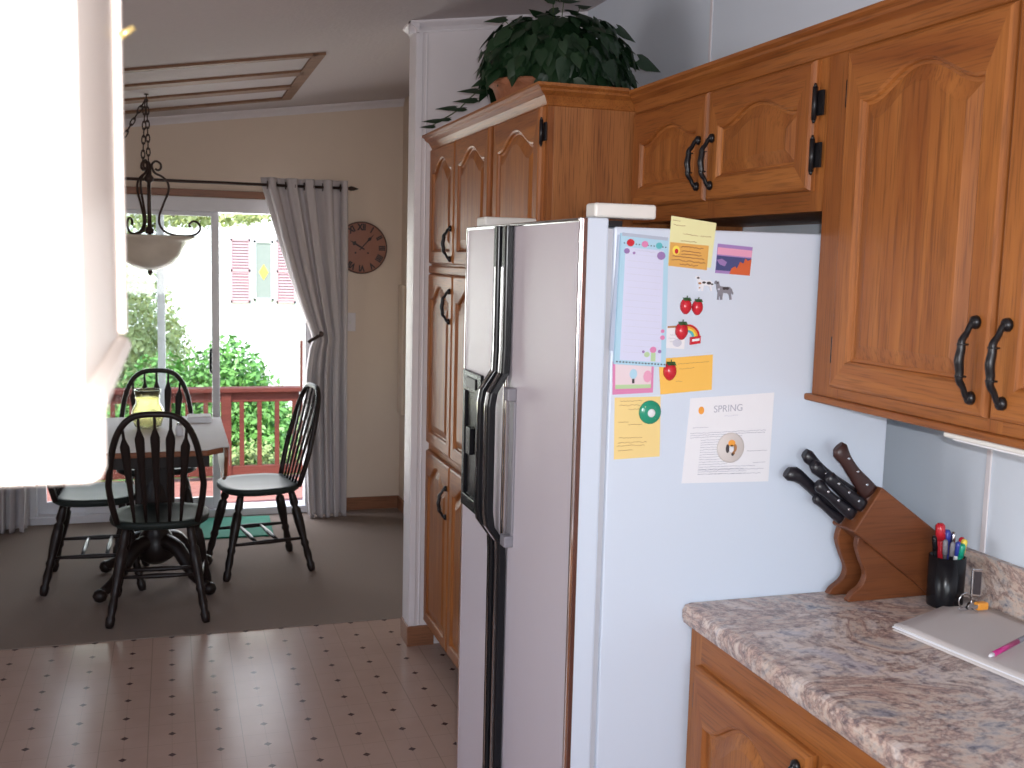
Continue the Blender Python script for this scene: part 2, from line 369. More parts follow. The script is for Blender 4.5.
# lath frame on the ceiling
m = MB(); t = .012
sh = lambda x: .13*(.62-x)
def lathbox(x0, x1, y0, y1):
    m.hexa([(x0, y0+sh(x0), cz(x0)-t), (x1, y0+sh(x1), cz(x1)-t), (x1, y1+sh(x1), cz(x1)-t), (x0, y1+sh(x0), cz(x0)-t)], [(x0, y0+sh(x0), cz(x0)), (x1, y0+sh(x1), cz(x1)), (x1, y1+sh(x1), cz(x1)), (x0, y1+sh(x0), cz(x0))])
for yy, ww in ((4.76, .026), (5.23, .055), (5.69, .055), (6.12, .03)): lathbox(-1.1, .62, yy-ww, yy+ww)
lathbox(.595, .650, 4.734, 6.15); lathbox(-1.17, -1.1, 4.734, 6.15)
struct(m.build('trim_10', M['lath'], loc=(0, 5.3, 2.3)))
# a shallow cream board on the dining side wall
struct(MB().box(XD-.022, XD, 6.45, 6.58, .63, 1.44).build('trim_11', M['wall'], bev=.004))

# ------------------------------------------------------------------ cabinetry
def arch(u, a, b, top, rise):
    c = (a+b)/2; s = min(1, abs(u-c)/((b-a)/2*.94))**1.12; return top-rise*(1-.5*(1+math.cos(PI*s)))
def door_mesh(fn, w, h, rise, st=.058, t=.019):
    """cathedral raised-panel door; fn(u, v, d): across, up, out"""
    def loop(kind, ins, dd):
        a, b, c, top = st+ins, w-st-ins, st+ins, h-st*.95-ins
        if kind == 'o': a, b, c, top = ins, w-ins, ins, h-ins
        L = []; nb, ns, na = 2, 2, 22
        for i in range(nb): L.append((a+(b-a)*i/nb, c))
        rt = top if kind == 'o' else arch(b, a, b, top, rise)
        for i in range(ns): L.append((b, c+(rt-c)*i/ns))
        for i in range(na):
            u = b+(a-b)*i/na; L.append((u, top if kind == 'o' else arch(u, a, b, top, rise)))
        for i in range(ns): L.append((a, rt+(c-rt)*i/ns))
        return [fn(u, v, dd) for u, v in L]
    loops = [loop('o', 0, 0), loop('o', 0, t*.5), loop('o', .003, t*.85), loop('o', .008, t), loop('i', -.007, t), loop('i', -.002, t*.82), loop('i', 0, t*.5), loop('i', .006, t*.42), loop('i', .032, t*.86), loop('i', .034, t*.9)]
    def mis(i, j): return 1 if i < 7 and (j < 2 or 4 <= j < 26) else 0
    return MB().rings(loops, mis)
def pull(fn, L, parent, out=.027):
    """black pull; fn(v, d, s) along, out, sideways"""
    h = L/2
    pts = [(-h, .004), (-h*.93, .012), (-h*.72, .018), (-h*.52, .027), (-h*.3, out), (0, out+.003), (h*.3, out), (h*.52, .027), (h*.72, .018), (h*.93, .012), (h, .004)]
    P = smoothpath([fn(v, d_, 0) for v, d_ in pts], 3); k = len(P)
    r = []
    for i in range(k):
        s = abs(i/(k-1)-.5)*2; r.append(.0078*(1-.30*min(1, (s/.55))) if s < .55 else .0050+.002*max(0, (s-.8)/.2))
    m = MB().tube(P, r, 10)
    for e in (-1, 1):
        c = fn(e*h, .001, 0); c2 = fn(e*h, .007, 0); c3 = fn(e*h, .011, 0); m.tube([c, c2, c3], [.0115, .0105, .005], 12)
        q = [fn(e*h*k2, out-.002, 0) for k2 in (.40, .44)]; m.tube(q, .0095, 10)
    return m.build('handle', M['iron'], parent)
def hinge_left(y, z, x, parent, side=1, slim=False):
    """small black surface hinge: barrel plus two leaves"""
    if slim: return MB().tube([(x-.004, y, z-.026), (x-.004, y, z+.026)], .003, 6).build('hinge', M['iron'], parent)
    m = MB().tube([(x-.008, y, z-.032), (x-.008, y, z+.032)], .0055, 8)
    m.tube([(x-.008, y, z-.040), (x-.008, y, z-.032)], [.002, .005], 8).tube([(x-.008, y, z+.032), (x-.008, y, z+.040)], [.005, .002], 8)
    m.box(x-.003, x+.001, y-.002, y+side*.022, z-.025, z+.025)
    return m.build('hinge', M['iron'], parent)
def facedoor(root, X, y0, y1, z0, z1, rise, handle=None, hinge=None, st=.058, HL=.125, bh=None):
    """door on a face looking towards -x; y0<y1"""
    fn = lambda u, v, d_: (X-d_, y1-u, z0+v)
    o = door_mesh(fn, y1-y0, z1-z0, rise, st).build('door', [M['oak_z'], M['oak_y']], root)
    if handle:
        side, hz = handle; hy = (y0+.03) if side == 'near' else (y1-.03)
        pull(lambda v, d_, s: (X-.019-d_, hy+s, hz+v), HL, o)
    if hinge:
        side, zs = hinge; hy = y0-.004 if side == 'near' else y1+.004
        for zz in zs: hinge_left(hy, zz, X-.006, o, -1 if side == 'near' else 1, side == 'far')
    return o
FX = 1.262
# tall wall cabinet at the right
def cab_frame(root, X, y0, y1, z0, z1, depth, openings, face=.019):
    m = MB().box(X+face, X+depth, y0, y1, z0, z1); m.build('body', M['panel_z'], root)
    fr = MB(); ys = sorted(openings)
    edges = [y0]+[e for o in ys for e in o]+[y1]
    for i in range(0, len(edges), 2): fr.box(X, X+face, edges[i], edges[i+1], z0, z1)
    return fr, edges
def cabinet(root, X, y0, y1, z0, z1, depth, ops, zs):
    MB().box(X+.019, X+depth, y0, y1, z0, z1).build('body', M['panel_z'], root, bev=.001)
    fr = MB(); e = [y0]+[k for o in ops for k in o]+[y1]
    for i in range(0, len(e), 2): fr.box(X, X+.0185, e[i], e[i+1], z0, z1, 0)
    for o in ops:
        zz = [z0]+[k for q in zs for k in q]+[z1]
        for i in range(0, len(zz), 2): fr.box(X, X+.0185, o[0], o[1], zz[i], zz[i+1], 1)
    fr.build('face_frame', [M['oak_z'], M['oak_y']], root)
r = thing('wall_cabinet', 'tall oak wall cabinet above the counter with two arched doors', 'cabinet', (FX+.15, 1.44, 1.345))
cabinet(r, FX, .88, 1.8799, 1.3448, 2.0464, .358, [(.93, 1.3490), (1.3830, 1.7906)], [(1.3816, 2.0076)])
facedoor(r, FX, 1.3723, 1.8003, 1.3671, 2.0202, .05, ('near', 1.4593), ('far', (1.4418, 1.9397)), HL=.124)
facedoor(r, FX, 0.9268, 1.3636, 1.3671, 2.0202, .05, ('far', 1.4593), None, HL=.124)
MB().box(FX-.012, FX+.02, .88, 1.8925, 1.3302, 1.3443).build('light_rail', M['oak_y'], r, bev=.004)
# cabinet above the refrigerator
r = thing('over_fridge_cabinet', 'short oak cabinet over the refrigerator with a pair of arched doors', 'cabinet', (FX+.15, 2.4, 1.735))
cabinet(r, FX, 1.8818, 2.812, 1.7184, 2.0464, .358, [(1.9264, 2.3292), (2.3680, 2.7562)], [(1.7747, 2.0076)])
facedoor(r, FX, 1.9119, 2.3525, 1.7601, 2.0212, .038, ('far', 1.8504), ('near', (1.9348, 1.8310)), HL=.112)
facedoor(r, FX, 2.3622, 2.7950, 1.7601, 2.0212, .038, ('near', 1.8523), None, HL=.112)
# crown along both
CRW = [(-.019, 0), (.046, 0), (.046, .008), (.036, .014), (.034, .020), (.018, .030), (.008, .046), (.004, .054), (0, .056), (-.019, .056)]
def woodcrown(pts, z, name, mat):
    """pts: list of (x,y,nx,ny) corner points with mitre offsets"""
    m = MB(); m.rings([[(x+nx*o, y+ny*o, z-d_) for o, d_ in CRW] for x, y, nx, ny in pts]); return m
cr = woodcrown([(FX, 2.8149, -1, -1), (FX, .88, -1, 0)], 2.0794, 'x', None).build('crown_moulding', M['oak_y'])
tag(cr, 'oak crown moulding running along the top of the cabinets on the right wall', 'moulding')
# under-cabinet light
r = thing('under_cabinet_light', 'slim white light fixture under the tall wall cabinet', 'light', (FX+.03, 1.2, 1.30))
MB().box(FX-.008, FX+.07, .90, 1.475, 1.321, 1.3295).build('housing', M['almond'], r, bev=.003)
MB().box(FX-.005, FX+.066, .92, 1.455, 1.318, 1.321).build('diffuser', M['paper_white'], r, bev=.002)
# pantry
PXF = .996
r = thing('pantry_cabinet', 'floor to top oak pantry beside the refrigerator with arched doors in three tiers', 'cabinet', (1.3, 3.5, 0))
YN, YE = 2.815, 4.165
MB().box(PXF+.019, XR-.003, YN, YE, .1, 2.06).build('body', M['panel_z'], r, bev=.001)
tiers = [(.115, .835, .742-.05), (.865, 1.545, 1.43), (1.585, 2.03, 1.66)]
cols_ = [(2.832, 3.275), (3.328, 3.750), (3.760, 4.140)]
m = MB()
for a, b in ((YN, 2.852), (3.255, 3.348), (3.73, 3.78), (4.12, YE)): m.box(PXF, PXF+.0185, a, b, .1, 2.06, 0)
for a, b in ((.1, .13), (.82, .88), (1.53, 1.60), (2.01, 2.06)):
    for c, e in ((2.852, 3.255), (3.348, 3.73), (3.78, 4.12)): m.box(PXF, PXF+.0185, c, e, a, b, 1)
m.build('face_frame', [M['oak_z'], M['oak_y']], r)
MB().box(PXF-.012, PXF+.002, YN, YE, 1.547, 1.577).build('belt_rail', M['oak_y'], r, bev=.005)
MB().box(PXF+.06, XR-.003, YN, YE, 0, .1).build('kick_board', M['oak_dark'], r)
for ti, (z0, z1, hz) in enumerate(tiers):
    for ci, (a, b) in enumerate(cols_):
        facedoor(r, PXF, a, b, z0, z1, .055 if ti < 2 else .05, {0: ('far', hz), 1: ('near', hz), 2: ('near', hz)}[ci] if not (ci == 1) else None,
                 ('near', (z1-.07,)) if ci == 0 and ti == 2 else None, st=.052, HL=.11)
woodcrown([(PXF, YE, -1, 0), (PXF, YN, -1, -1), (FX-.001, YN, -1, -1)], 2.086, 'x', None).build('crown', M['oak_y'], r)
MB().box(PXF+.01, XR-.003, YN+.01, YE, 2.06, 2.075).build('top_board', M['panel_z'], r)

# near hanging cabinet at the left edge
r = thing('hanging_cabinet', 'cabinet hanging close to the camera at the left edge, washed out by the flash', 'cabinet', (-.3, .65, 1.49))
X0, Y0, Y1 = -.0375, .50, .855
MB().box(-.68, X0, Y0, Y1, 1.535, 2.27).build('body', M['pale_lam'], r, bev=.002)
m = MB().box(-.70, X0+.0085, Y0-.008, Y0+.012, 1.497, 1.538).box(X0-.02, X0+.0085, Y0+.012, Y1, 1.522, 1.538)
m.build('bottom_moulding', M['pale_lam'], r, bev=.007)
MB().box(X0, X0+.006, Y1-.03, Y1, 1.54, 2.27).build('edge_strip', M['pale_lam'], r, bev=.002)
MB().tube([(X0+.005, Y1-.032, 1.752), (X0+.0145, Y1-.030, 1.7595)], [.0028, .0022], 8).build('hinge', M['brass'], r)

# base cabinet and counter
BX = 1.012
r = thing('base_cabinet', 'oak base cabinet with arched doors under the marbled counter', 'cabinet', (1.3, .9, 0))
MB().box(BX+.019, XR-.003, -.3, 1.885, .1, .868).build('body', M['panel_z'], r)
m = MB(); ed = [(-.3, -.25), (.19, .25), (.66, .72), (1.17, 1.23), (1.41-.01, 1.43), (1.84, 1.885)]
ops = [(1.43, 1.84), (1.0, 1.40), (.5, .98), (0, .48)]
m.box(BX, BX+.0185, 1.84, 1.885, .1, .868, 0); prev = 1.84
for y in (1.40, .96, .52, .08): m.box(BX, BX+.0185, y, y+.045, .13, .80, 0)
m.box(BX, BX+.0185, -.3, 1.84, .80, .868, 1).box(BX, BX+.0185, -.3, 1.84, .1, .13, 1)
m.build('face_frame', [M['oak_z'], M['oak_y']], r)
MB().box(BX+.06, XR-.003, -.3, 1.885, 0, .1).build('kick_board', M['oak_dark'], r)
facedoor(r, BX, 1.43, 1.84, .12, .80, .06, ('near', .715), ('far', (.735,)), HL=.11)
facedoor(r, BX, .99, 1.40, .12, .80, .06, ('far', .715), None, HL=.11)
facedoor(r, BX, .55, .96, .12, .80, .06, ('near', .715), None, HL=.11)
facedoor(r, BX, .11, .52, .12, .80, .06, ('far', .715), None, HL=.11)
# counter: rounded front nose, upstand at the wall
prof = [(XR-.003, .868), (1.006, .868), (.994, .874), (.990, .886), (.990, .900), (.996, .911), (1.008, .914), (XR-.03, .914), (XR-.024, .918), (XR-.022, .93), (XR-.022, 1.010), (XR-.018, 1.016), (XR-.003, 1.016)]
m = MB(); m.rings([[(x, -.3, z) for x, z in prof], [(x, 1.888, z) for x, z in prof]], smooth=False)
ct = m.build('countertop', M['counter'], loc=(1.3, .8, .868)); tag(ct, 'marbled grey and pink laminate countertop with a raised back edge', 'countertop')

# ------------------------------------------------------------------ refrigerator
r = thing('refrigerator', 'white side-by-side refrigerator with mauve door panels and papers on its side', 'refrigerator', (1.13, 2.3, 0))
FYN, FYF, FS = 1.892, 2.712, 2.346
MB().box(.812, 1.462, FYN, FYF, .04, 1.672).build('body', M['fridge_white'], r, bev=.004)
MB().box(.80, .812, FYN+.008, FYF-.008, .08, 1.668).build('gasket', M['gasket'], r)
MB().box(.80, .84, FYN+.02, FYF-.02, .0, .075).build('kick_grille', M['black_plastic'], r)
for y in (1.95, 2.65): MB().lathe([(.02, 0), (.02, .042)], (1.40, y, 0), 12).build('foot', M['black_plastic'], r)
def fdoor(y0, y1):
    o = MB().box(.752, .80, y0, y1, .085, 1.688).build('door', M['fridge_white'], r, bev=.004)
    MB().box(.744, .7525, y0+.008, y1-.008, .093, 1.680).build('door_panel', M['fridge_door'], o)
    t = MB(); a, b = .741, .756
    t.box(a, b, y0+.001, y0+.009, .086, 1.687).box(a, b, y1-.009, y1-.001, .086, 1.687).box(a, b, y0+.009, y1-.009, 1.679, 1.687).box(a, b, y0+.009, y1-.009, .086, .094)
    t.build('chrome_trim', M['chrome'], o, bev=.002)
    return o
dn = fdoor(FYN, FS-.003); df = fdoor(FS+.003, FYF)
MB().box(.7475, .7555, FYN-.0012, FYN+.002, .086, 1.687).build('edge_trim', M['brown_chrome'], dn)
# long handles flanking the split, stepping out in the middle
def fhandle(y, o, sgn):
    y2 = y
    P = [(.735, y2, 1.682), (.735, y2, 1.40), (.733, y2, 1.345), (.705, y2+sgn*.004, 1.30), (.700, y2+sgn*.004, 1.27), (.700, y2+sgn*.004, 1.02), (.705, y2+sgn*.004, .985), (.733, y2, .945), (.735, y2, .90), (.735, y2, .10)]
    Q = []
    for i in range(len(P)-1):
        a, b = Vector(P[i]), Vector(P[i+1])
        for k in range(3): Q.append(a.lerp(b, k/3))
    Q.append(Vector(P[-1]))
    m = MB(); w = .016
    m.rings([[(p.x-.010, p.y-w, p.z), (p.x-.013, p.y-w+.006, p.z), (p.x-.013, p.y+w-.006, p.z), (p.x-.010, p.y+w, p.z), (p.x+.006, p.y+w, p.z), (p.x+.006, p.y-w, p.z)] for p in Q])
    h = m.build('handle', M['black_plastic'], o, bev=.002)
    s = MB(); w = .0035
    s.rings([[(p.x-.0145, p.y-w-sgn*.007, p.z), (p.x-.0145, p.y+w-sgn*.007, p.z), (p.x-.012, p.y+w-sgn*.007, p.z), (p.x-.012, p.y-w-sgn*.007, p.z)] for p in Q[1:-1]])
    s.build('chrome_strip', M['chrome'], h)
fhandle(FS+.038, df, 1); fhandle(FS-.012-.016, dn, -1)
# grey grip recess beside the near handle
m = MB().box(.722, .745, FS-.085, FS-.05, 1.285, 1.315).box(.722, .745, FS-.085, FS-.05, .945, .972)
m.box(.738, .745, FS-.085, FS-.05, .972, 1.285)
m.build('grip_surround', M['grey_plastic'], dn, bev=.006)
# ice and water dispenser
m = MB().box(.736, .748, 2.528, 2.700, .952, .985).box(.736, .748, 2.528, 2.700, 1.262, 1.315).box(.736, .748, 2.528, 2.556, .985, 1.262).box(.736, .748, 2.675, 2.700, .985, 1.262)
dp = m.build('dispenser', M['black_plastic'], df, bev=.003)
MB().box(.7425, .746, 2.556, 2.675, .985, 1.262).build('recess_back', M['black_plastic'], dp)
MB().box(.730, .742, 2.60, 2.64, 1.10, 1.17).build('lever', M['black_plastic'], dp, bev=.002)
MB().box(.733, .737, 2.57, 2.665, 1.272, 1.300).build('control_plate', M['iron'], dp, bev=.002)
# hinge covers on top
MB().box(.775, .905, 1.905, 1.955, 1.689, 1.717).build('hinge_cover', M['almond'], r, bev=.005)
MB().box(.765, .905, 2.62, 2.70, 1.689, 1.713).build('hinge_cover', M['almond'], r, bev=.005)
MB().box(.80, .83, 1.898, 1.95, 1.6725, 1.6835).build('hinge_plate', M['iron'], r); MB().box(.80, .83, 2.64, 2.70, 1.6725, 1.6835).build('hinge_plate', M['iron'], r)

# ------------------------------------------------------------------ things on the refrigerator side
SY = FYN
def sidefn(y): return lambda u, v, d_: (u, y-d_, v)
def quad(pts, y0, t, name, mat, parent=None, extra=None):
    m = MB().prism(pts, 0, t, sidefn(y0)); return m.build(name, mat, parent)
def bil(q, s, t):     # q: TL TR BR BL
    a = Vector(q[0]).lerp(Vector(q[1]), s); b = Vector(q[3]).lerp(Vector(q[2]), s); return a.lerp(b, t)
def marks(q, y0, lst, name, mat, parent, t=.0003):
    m = MB()
    for s0, t0, s1, t1 in lst: m.prism([tuple(bil(q, s0, t0)), tuple(bil(q, s1, t0)), tuple(bil(q, s1, t1)), tuple(bil(q, s0, t1))], 0, t, sidefn(y0))
    return m.build(name, mat, parent)
def blob(q, y0, s, t, rx, rz, name, mat, parent, th=.0004, n=12):
    c = bil(q, s, t); m = MB().prism([(c.x+rx*math.cos(2*PI*i/n), c.y+rz*math.sin(2*PI*i/n)) for i in range(n)], 0, th, sidefn(y0)); return m.build(name, mat, parent)
def paper(name, label, cat, q, lay, mat, t=.0006, group=None):
    c = bil(q, .5, 1); r_ = thing(name, label, cat, (c.x, SY-lay, c.y), group)
    quad(q, SY-lay, t, 'sheet', mat, r_); return r_, SY-lay-t
def scribble(q, y, rows, name, mat, parent, th=.0011):
    """illegible handwriting / fine print as thin uneven strokes"""
    m = MB()
    for (s0, s1, tt, amp) in rows:
        k = max(6, int((s1-s0)*40)); P = []
        for i in range(k+1):
            p = bil(q, s0+(s1-s0)*i/k, tt+amp*random.uniform(-1, 1)); P.append((p.x, y-.0002, p.y))
        m.tube(P, th/2, 3)
    return m.build(name, mat, parent)
# long notepad with grey pad edge behind
q0 = [(.818, 1.657), (.83, 1.657), (.828, 1.43), (.808, 1.434)]
rr, y = paper('writing_pad', 'grey backing pad edge showing left of the long blue notepad', 'pad', q0, 0, M['paper_grey'], .003)
q = [(.822, 1.66), (.922, 1.653), (.927, 1.401), (.817, 1.408)]
rr, y = paper('notepad', 'long blue bordered shopping list notepad with flowers on the fridge side', 'notepad', q, .003, M['paper_blue'], .006)
marks(q, y, [(.1, .1, .9, .965)], 'ruled_page', M['paper_lilac'], rr)
marks(q, y-.0003, [(.15, .15+.05*i, .86, .152+.05*i) for i in range(16)], 'ruled_line', M['pale_print'], rr, .0002)
marks(q, y-.0003, [(.06+.062*i, .068, .085+.062*i, .076) for i in range(15)], 'dotted_border', M['ink'], rr); marks(q, y-.0003, [(.03+.062*i, .975, .06+.062*i, .985) for i in range(16)], 'dotted_border', M['ink'], rr)
for s, t, mt, rx in ((.2, .065, 'red', .008), (.5, .065, 'pink', .007), (.8, .065, 'teal', .007), (.13, .13, 'print_purple', .006), (.85, .14, 'print_purple', .009), (.92, .72, 'pink', .004), (.92, .77, 'pink', .005), (.28, .14, 'print_purple', .003), (.74, .87, 'pink', .007), (.87, .88, 'print_purple', .004), (.62, .91, 'sage', .006), (.55, .89, 'print_purple', .003)):
    blob(q, y-.0003, s, t, rx, rx*.9, 'flower', M[mt], rr)
marks(q, y-.0003, [(.70, .89, .79, .96)], 'girl_print', M['sage'], rr)
marks(q, y, [(.02, -.005, .98, .02)], 'binding_strip', M['paper_grey'], rr, .001)
scribble(q, y-.0003, [(.3, .72, .12, .006)], 'heading', M['pale_print'], rr)
# lime note
q = [(.930, 1.697), (1.029, 1.686), (1.021, 1.598), (.927, 1.60)]
rr, y = paper('sticky_note', 'pale lime handwritten note at the top of the fridge side', 'note', q, 0, M['paper_lime'])
scribble(q, y, [(.04, .2, .08, .004), (.06, .32, .17, .01), (.3, .62, .33, .02), (.68, .92, .33, .02), (.25, .6, .47, .015)], 'handwriting', M['brown_print'], rr, .0009)
q = [(.930, 1.646), (1.014, 1.641), (1.012, 1.593), (.928, 1.600)]
rr, y = paper('business_card', 'orange printed business card over the lime note', 'card', q, .0008, M['card_orange'])
scribble(q, y, [(.28, .86, .14, .03), (.3, .8, .32, .02), (.3, .82, .45, .02), (.08, .9, .57, .012), (.06, .94, .72, .03), (.28, .75, .87, .03)], 'print', M['brown_print'], rr, .0018)
blob(q, y, .16, .32, .008, .009, 'star_print', M['yellow'], rr); blob(q, y-.0004, .17, .36, .004, .005, 'star_print', M['red'], rr)
# canyon picture magnet
q = [(1.034, 1.646), (1.112, 1.641), (1.108, 1.584), (1.031, 1.588)]
rr, y = paper('picture_magnet', 'small violet and red canyon sunset picture magnet', 'magnet', q, 0, M['sky_violet'], .002)
marks(q, y, [(0, 0, 1, .12)], 'dusk_cloud', M['sky_violet'], rr); marks(q, y, [(0, .12, 1, .36)], 'pink_sky', M['canyon_pink'], rr)
marks(q, y, [(0, .4, 1, .9)], 'blue_canyon', M['canyon_blue'], rr)
m = MB(); P = [(.4, 1), (.45, .8), (.55, .72), (.6, .8), (.68, .55), (.78, .6), (.82, .42), (.9, .5), (1, .42), (1, 1)]
m.prism([tuple(bil(q, *p)) for p in P], 0, .0004, sidefn(y-.0003)); m.build('red_rock', M['canyon_red'], rr)
m = MB(); P = [(0, .55), (.15, .5), (.3, .6), (.25, .75), (.1, .7)]; m.prism([tuple(bil(q, *p)) for p in P], 0, .0002, sidefn(y-.0003)); m.build('far_rock', M['print_purple'], rr)
# dog magnets
DOG = [(0, .95), (.06, 1), (.12, .93), (.2, .96), (.22, .85), (.27, .72), (.5, .68), (.78, .68), (.9, .58), (1, .35), (.97, .28), (.88, .42), (.88, .3), (.92, .02), (.84, 0), (.78, .25), (.7, .34), (.45, .36), (.42, .1), (.43, 0), (.33, 0), (.32, .3), (.24, .1), (.25, 0), (.16, 0), (.18, .35), (.1, .6), (.08, .8), (-.02, .84)]
def dog(name, label, x, z, w, h, mat, spots):
    t = thing(name, label, 'magnet', (x+w/2, SY, z))
    MB().prism([(x+a*w, z+b*h) for a, b in DOG], 0, .003, sidefn(SY)).build('body', M[mat], t)
    for a, b, rr_, mm in spots: MB().prism([(x+a*w+rr_*w*math.cos(i*PI/5), z+b*h+rr_*h*.8*math.sin(i*PI/5)) for i in range(10)], 0, .0006, sidefn(SY-.003)).build('patch', M[mm], t)
dog('dog_magnet', 'white dog magnet with black and brown patches', .988, 1.552, .040, .030, 'paper_white', [(.12, .85, .08, 'ink'), (.45, .55, .1, 'ink'), (.72, .52, .13, 'ink'), (.22, .5, .09, 'tan'), (.9, .45, .07, 'ink'), (.22, .2, .05, 'tan')])
dog('dog_magnet', 'grey shepherd dog magnet below the canyon picture', 1.031, 1.535, .042, .038, 'dog_grey', [(.5, .6, .1, 'ink'), (.65, .6, .1, 'ink'), (.2, .55, .06, 'pale_print'), (.12, .88, .05, 'ink')])
# strawberry magnets
def berry(x, z, lab, y=SY, s=1):
    t = thing('strawberry_magnet', lab, 'magnet', (x, y, z-.014*s), 'red strawberry magnets on the fridge side')
    R_ = .0122*s; m = MB(); loops = []
    for d_, k in ((0, 1), (.004*s, .98), (.008*s, .8), (.0105*s, .45), (.0112*s, .08)):
        loops.append([(x+R_*k*math.cos(a)*(1 if math.sin(a) > -.3 else 1-.28*(-.3-math.sin(a))), y-d_, z+R_*1.32*k*math.sin(a)-.001) for a in [2*PI*i/18 for i in range(18)]])
    m.rings(loops, smooth=True).build('fruit', M['red'], t)
    m = MB()
    for a in (-.9, -.35, .2, .75): m.prism([(x, z+.011*s), (x+.009*s*math.sin(a)-.001, z+.0165*s*1), (x+.010*s*math.sin(a)+.002, z+.010*s)], .003, .0095*s, sidefn(y))
    m.tube([(x, y-.005*s, z+.013*s), (x+.001, y-.005*s, z+.020*s)], .0012, 5).build('leaf', M['leafgreen'], t)
berry(.969, 1.522, 'left strawberry magnet of the touching pair under the dog magnets'); berry(.9945, 1.520, 'right strawberry magnet of the touching pair under the dog magnets', s=.97)
q = [(.905, 1.480), (.972, 1.484), (.970, 1.436), (.905, 1.440)]
rr, y = paper('gift_card', 'small pale card held by a strawberry magnet', 'card', [(.930, 1.478), (.972, 1.482), (.971, 1.440), (.948, 1.434), (.930, 1.437)][:0] or q, 0, M['paper_white'])
q2 = q; marks(q2, y, [(.4, .0, .95, .09)], 'brown_edge', M['tan'], rr); scribble(q2, y, [(.5, .8, .4, .02), (.45, .7, .55, .02), (.5, .62, .7, .02)], 'print', M['grey_print'], rr, .001)
blob(q2, y, .75, .75, .010, .008, 'smudge_print', M['pale_print'], rr)
berry(.9615, 1.473, 'tilted strawberry magnet beside the small rainbow magnet', SY-.001, 1.1)
t = thing('rainbow_magnet', 'little rainbow magnet with a red bus, beside a strawberry', 'magnet', (.99, SY, 1.445))
for i, (mt, R_) in enumerate((('red', .027), ('orange', .023), ('yellow', .019), ('teal', .015))):
    P = [(.975+R_*math.cos(a), 1.460+R_*math.sin(a)*.95) for a in [PI*.62*k/10 for k in range(11)]]+[(.975+(R_-.0045)*math.cos(a), 1.460+(R_-.0045)*math.sin(a)*.95) for a in [PI*.62*k/10 for k in range(10, -1, -1)]]
    MB().prism(P, 0, .003, sidefn(SY-.0008)).build('band', M[mt], t)
MB().prism([(.981, 1.445), (1.003, 1.448), (1.003, 1.463), (.981, 1.460)], 0, .005, sidefn(SY-.0008)).build('bus', M['red'], t)
MB().prism([(.984, 1.4515), (1.0, 1.4535), (1.0, 1.458), (.984, 1.456)], 0, .0005, sidefn(SY-.0058)).build('bus_window', M['paper_white'], t)
# pink framed card
q = [(.817, 1.412), (.905, 1.405), (.905, 1.350), (.819, 1.347)]
rr, y = paper('greeting_card', 'pink framed greeting card tucked under the blue notepad', 'card', q, 0, M['pink'], .0015)
marks(q, y, [(.06, .05, .94, .83)], 'picture', M['pale_pink'], rr); blob(q, y-.0003, .5, .35, .008, .010, 'print', M['paper_blue'], rr); blob(q, y-.0003, .85, .42, .009, .012, 'print', M['canyon_pink'], rr); marks(q, y-.0003, [(.47, .48, .53, .66)], 'print', M['ink'], rr); marks(q, y-.0003, [(.06, .7, .94, .83)], 'print', M['sage'], rr)
# envelope
q = [(.915, 1.417), (1.034, 1.425), (1.035, 1.354), (.922, 1.346)]
rr, y = paper('envelope', 'bright orange envelope held by a single strawberry magnet', 'envelope', q, .0008, M['envelope_orange'], .001)
scribble(q, y, [(.35, .93, .19, .008), (.37, .65, .33, .01), (.3, .42, .68, .015)], 'handwriting', M['tan'], rr, .0008)
berry(.939, 1.393, 'strawberry magnet holding the orange envelope', SY-.0018, 1.15)
# yellow note and green magnet
q = [(.824, 1.341), (.923, 1.342), (.926, 1.221), (.827, 1.218)]
rr, y = paper('yellow_note', 'yellow handwritten note under the green round magnet', 'note', q, 0, M['note_yellow'])
scribble(q, y, [(.12, .6, .06, .01), (.1, .55, .13, .01), (.3, .6, .2, .01), (.08, .3, .4, .006), (.3, .6, .45, .006), (.1, .6, .66, .012), (.08, .7, .74, .012), (.06, .66, .79, .012), (.08, .4, .86, .006)], 'handwriting', M['brown_print'], rr, .0009)
t = thing('round_magnet', 'glossy green round magnet with a white centre', 'magnet', (.900, SY, 1.287))
MB().lathe([(.0235, 0), (.0235, -.003), (.021, -.0055), (.012, -.0075), (.0001, -.008)], (.900, SY-.001, 1.311), 28, axis='y').build('disc', M['green_glass'], t)
MB().lathe([(.0085, 0), (.0075, -.002), (.0001, -.0025)], (.9005, SY-.0083, 1.310), 16, axis='y').build('white_centre', M['paper_white'], t)
for a, rr_, s in ((.8, .015, .003), (2.4, .016, .0035), (4.2, .015, .002), (5.4, .016, .002), (3.3, .014, .002)):
    MB().lathe([(s, 0), (.0001, -.001)], (.900+rr_*math.cos(a), SY-.0068, 1.311+rr_*math.sin(a)), 8, axis='y').build('speck', M['sage'], t)
# the spring letter
q = [(.989, 1.337), (1.180, 1.346), (1.177, 1.160), (.977, 1.164)]
rr, y = paper('newsletter', 'white printed sheet headed SPRING at the lower right of the papers', 'paper', q, 0, M['paper_white'], .0008)
c = bil(q, .5, .15)
MB().text('SPRING', .020, lambda a, b, d_: (c.x-.008+a, y-.0002-d_, c.y+b+.04*a), depth=.0002).build('heading', M['grey_print'], rr)
rows = [(.06, .24, .35, .003), (.04, .93, .415, .004), (.04, .92, .44, .004), (.04, .65, .465, .004)]+[(.17, .45+.45*random.random()*(1 if i > 9 else .2), .50+.0285*i, .003) for i in range(15)]
rows += [(.72, .96, .645, .003), (.8, .95, .78, .003), (.17, .93, .85, .004), (.17, .9, .9, .004)]
scribble(q, y, rows, 'print', M['grey_print'], rr, .0011); scribble(q, y, [(.42, .58, .23, .005)], 'print', M['pale_print'], rr, .001)
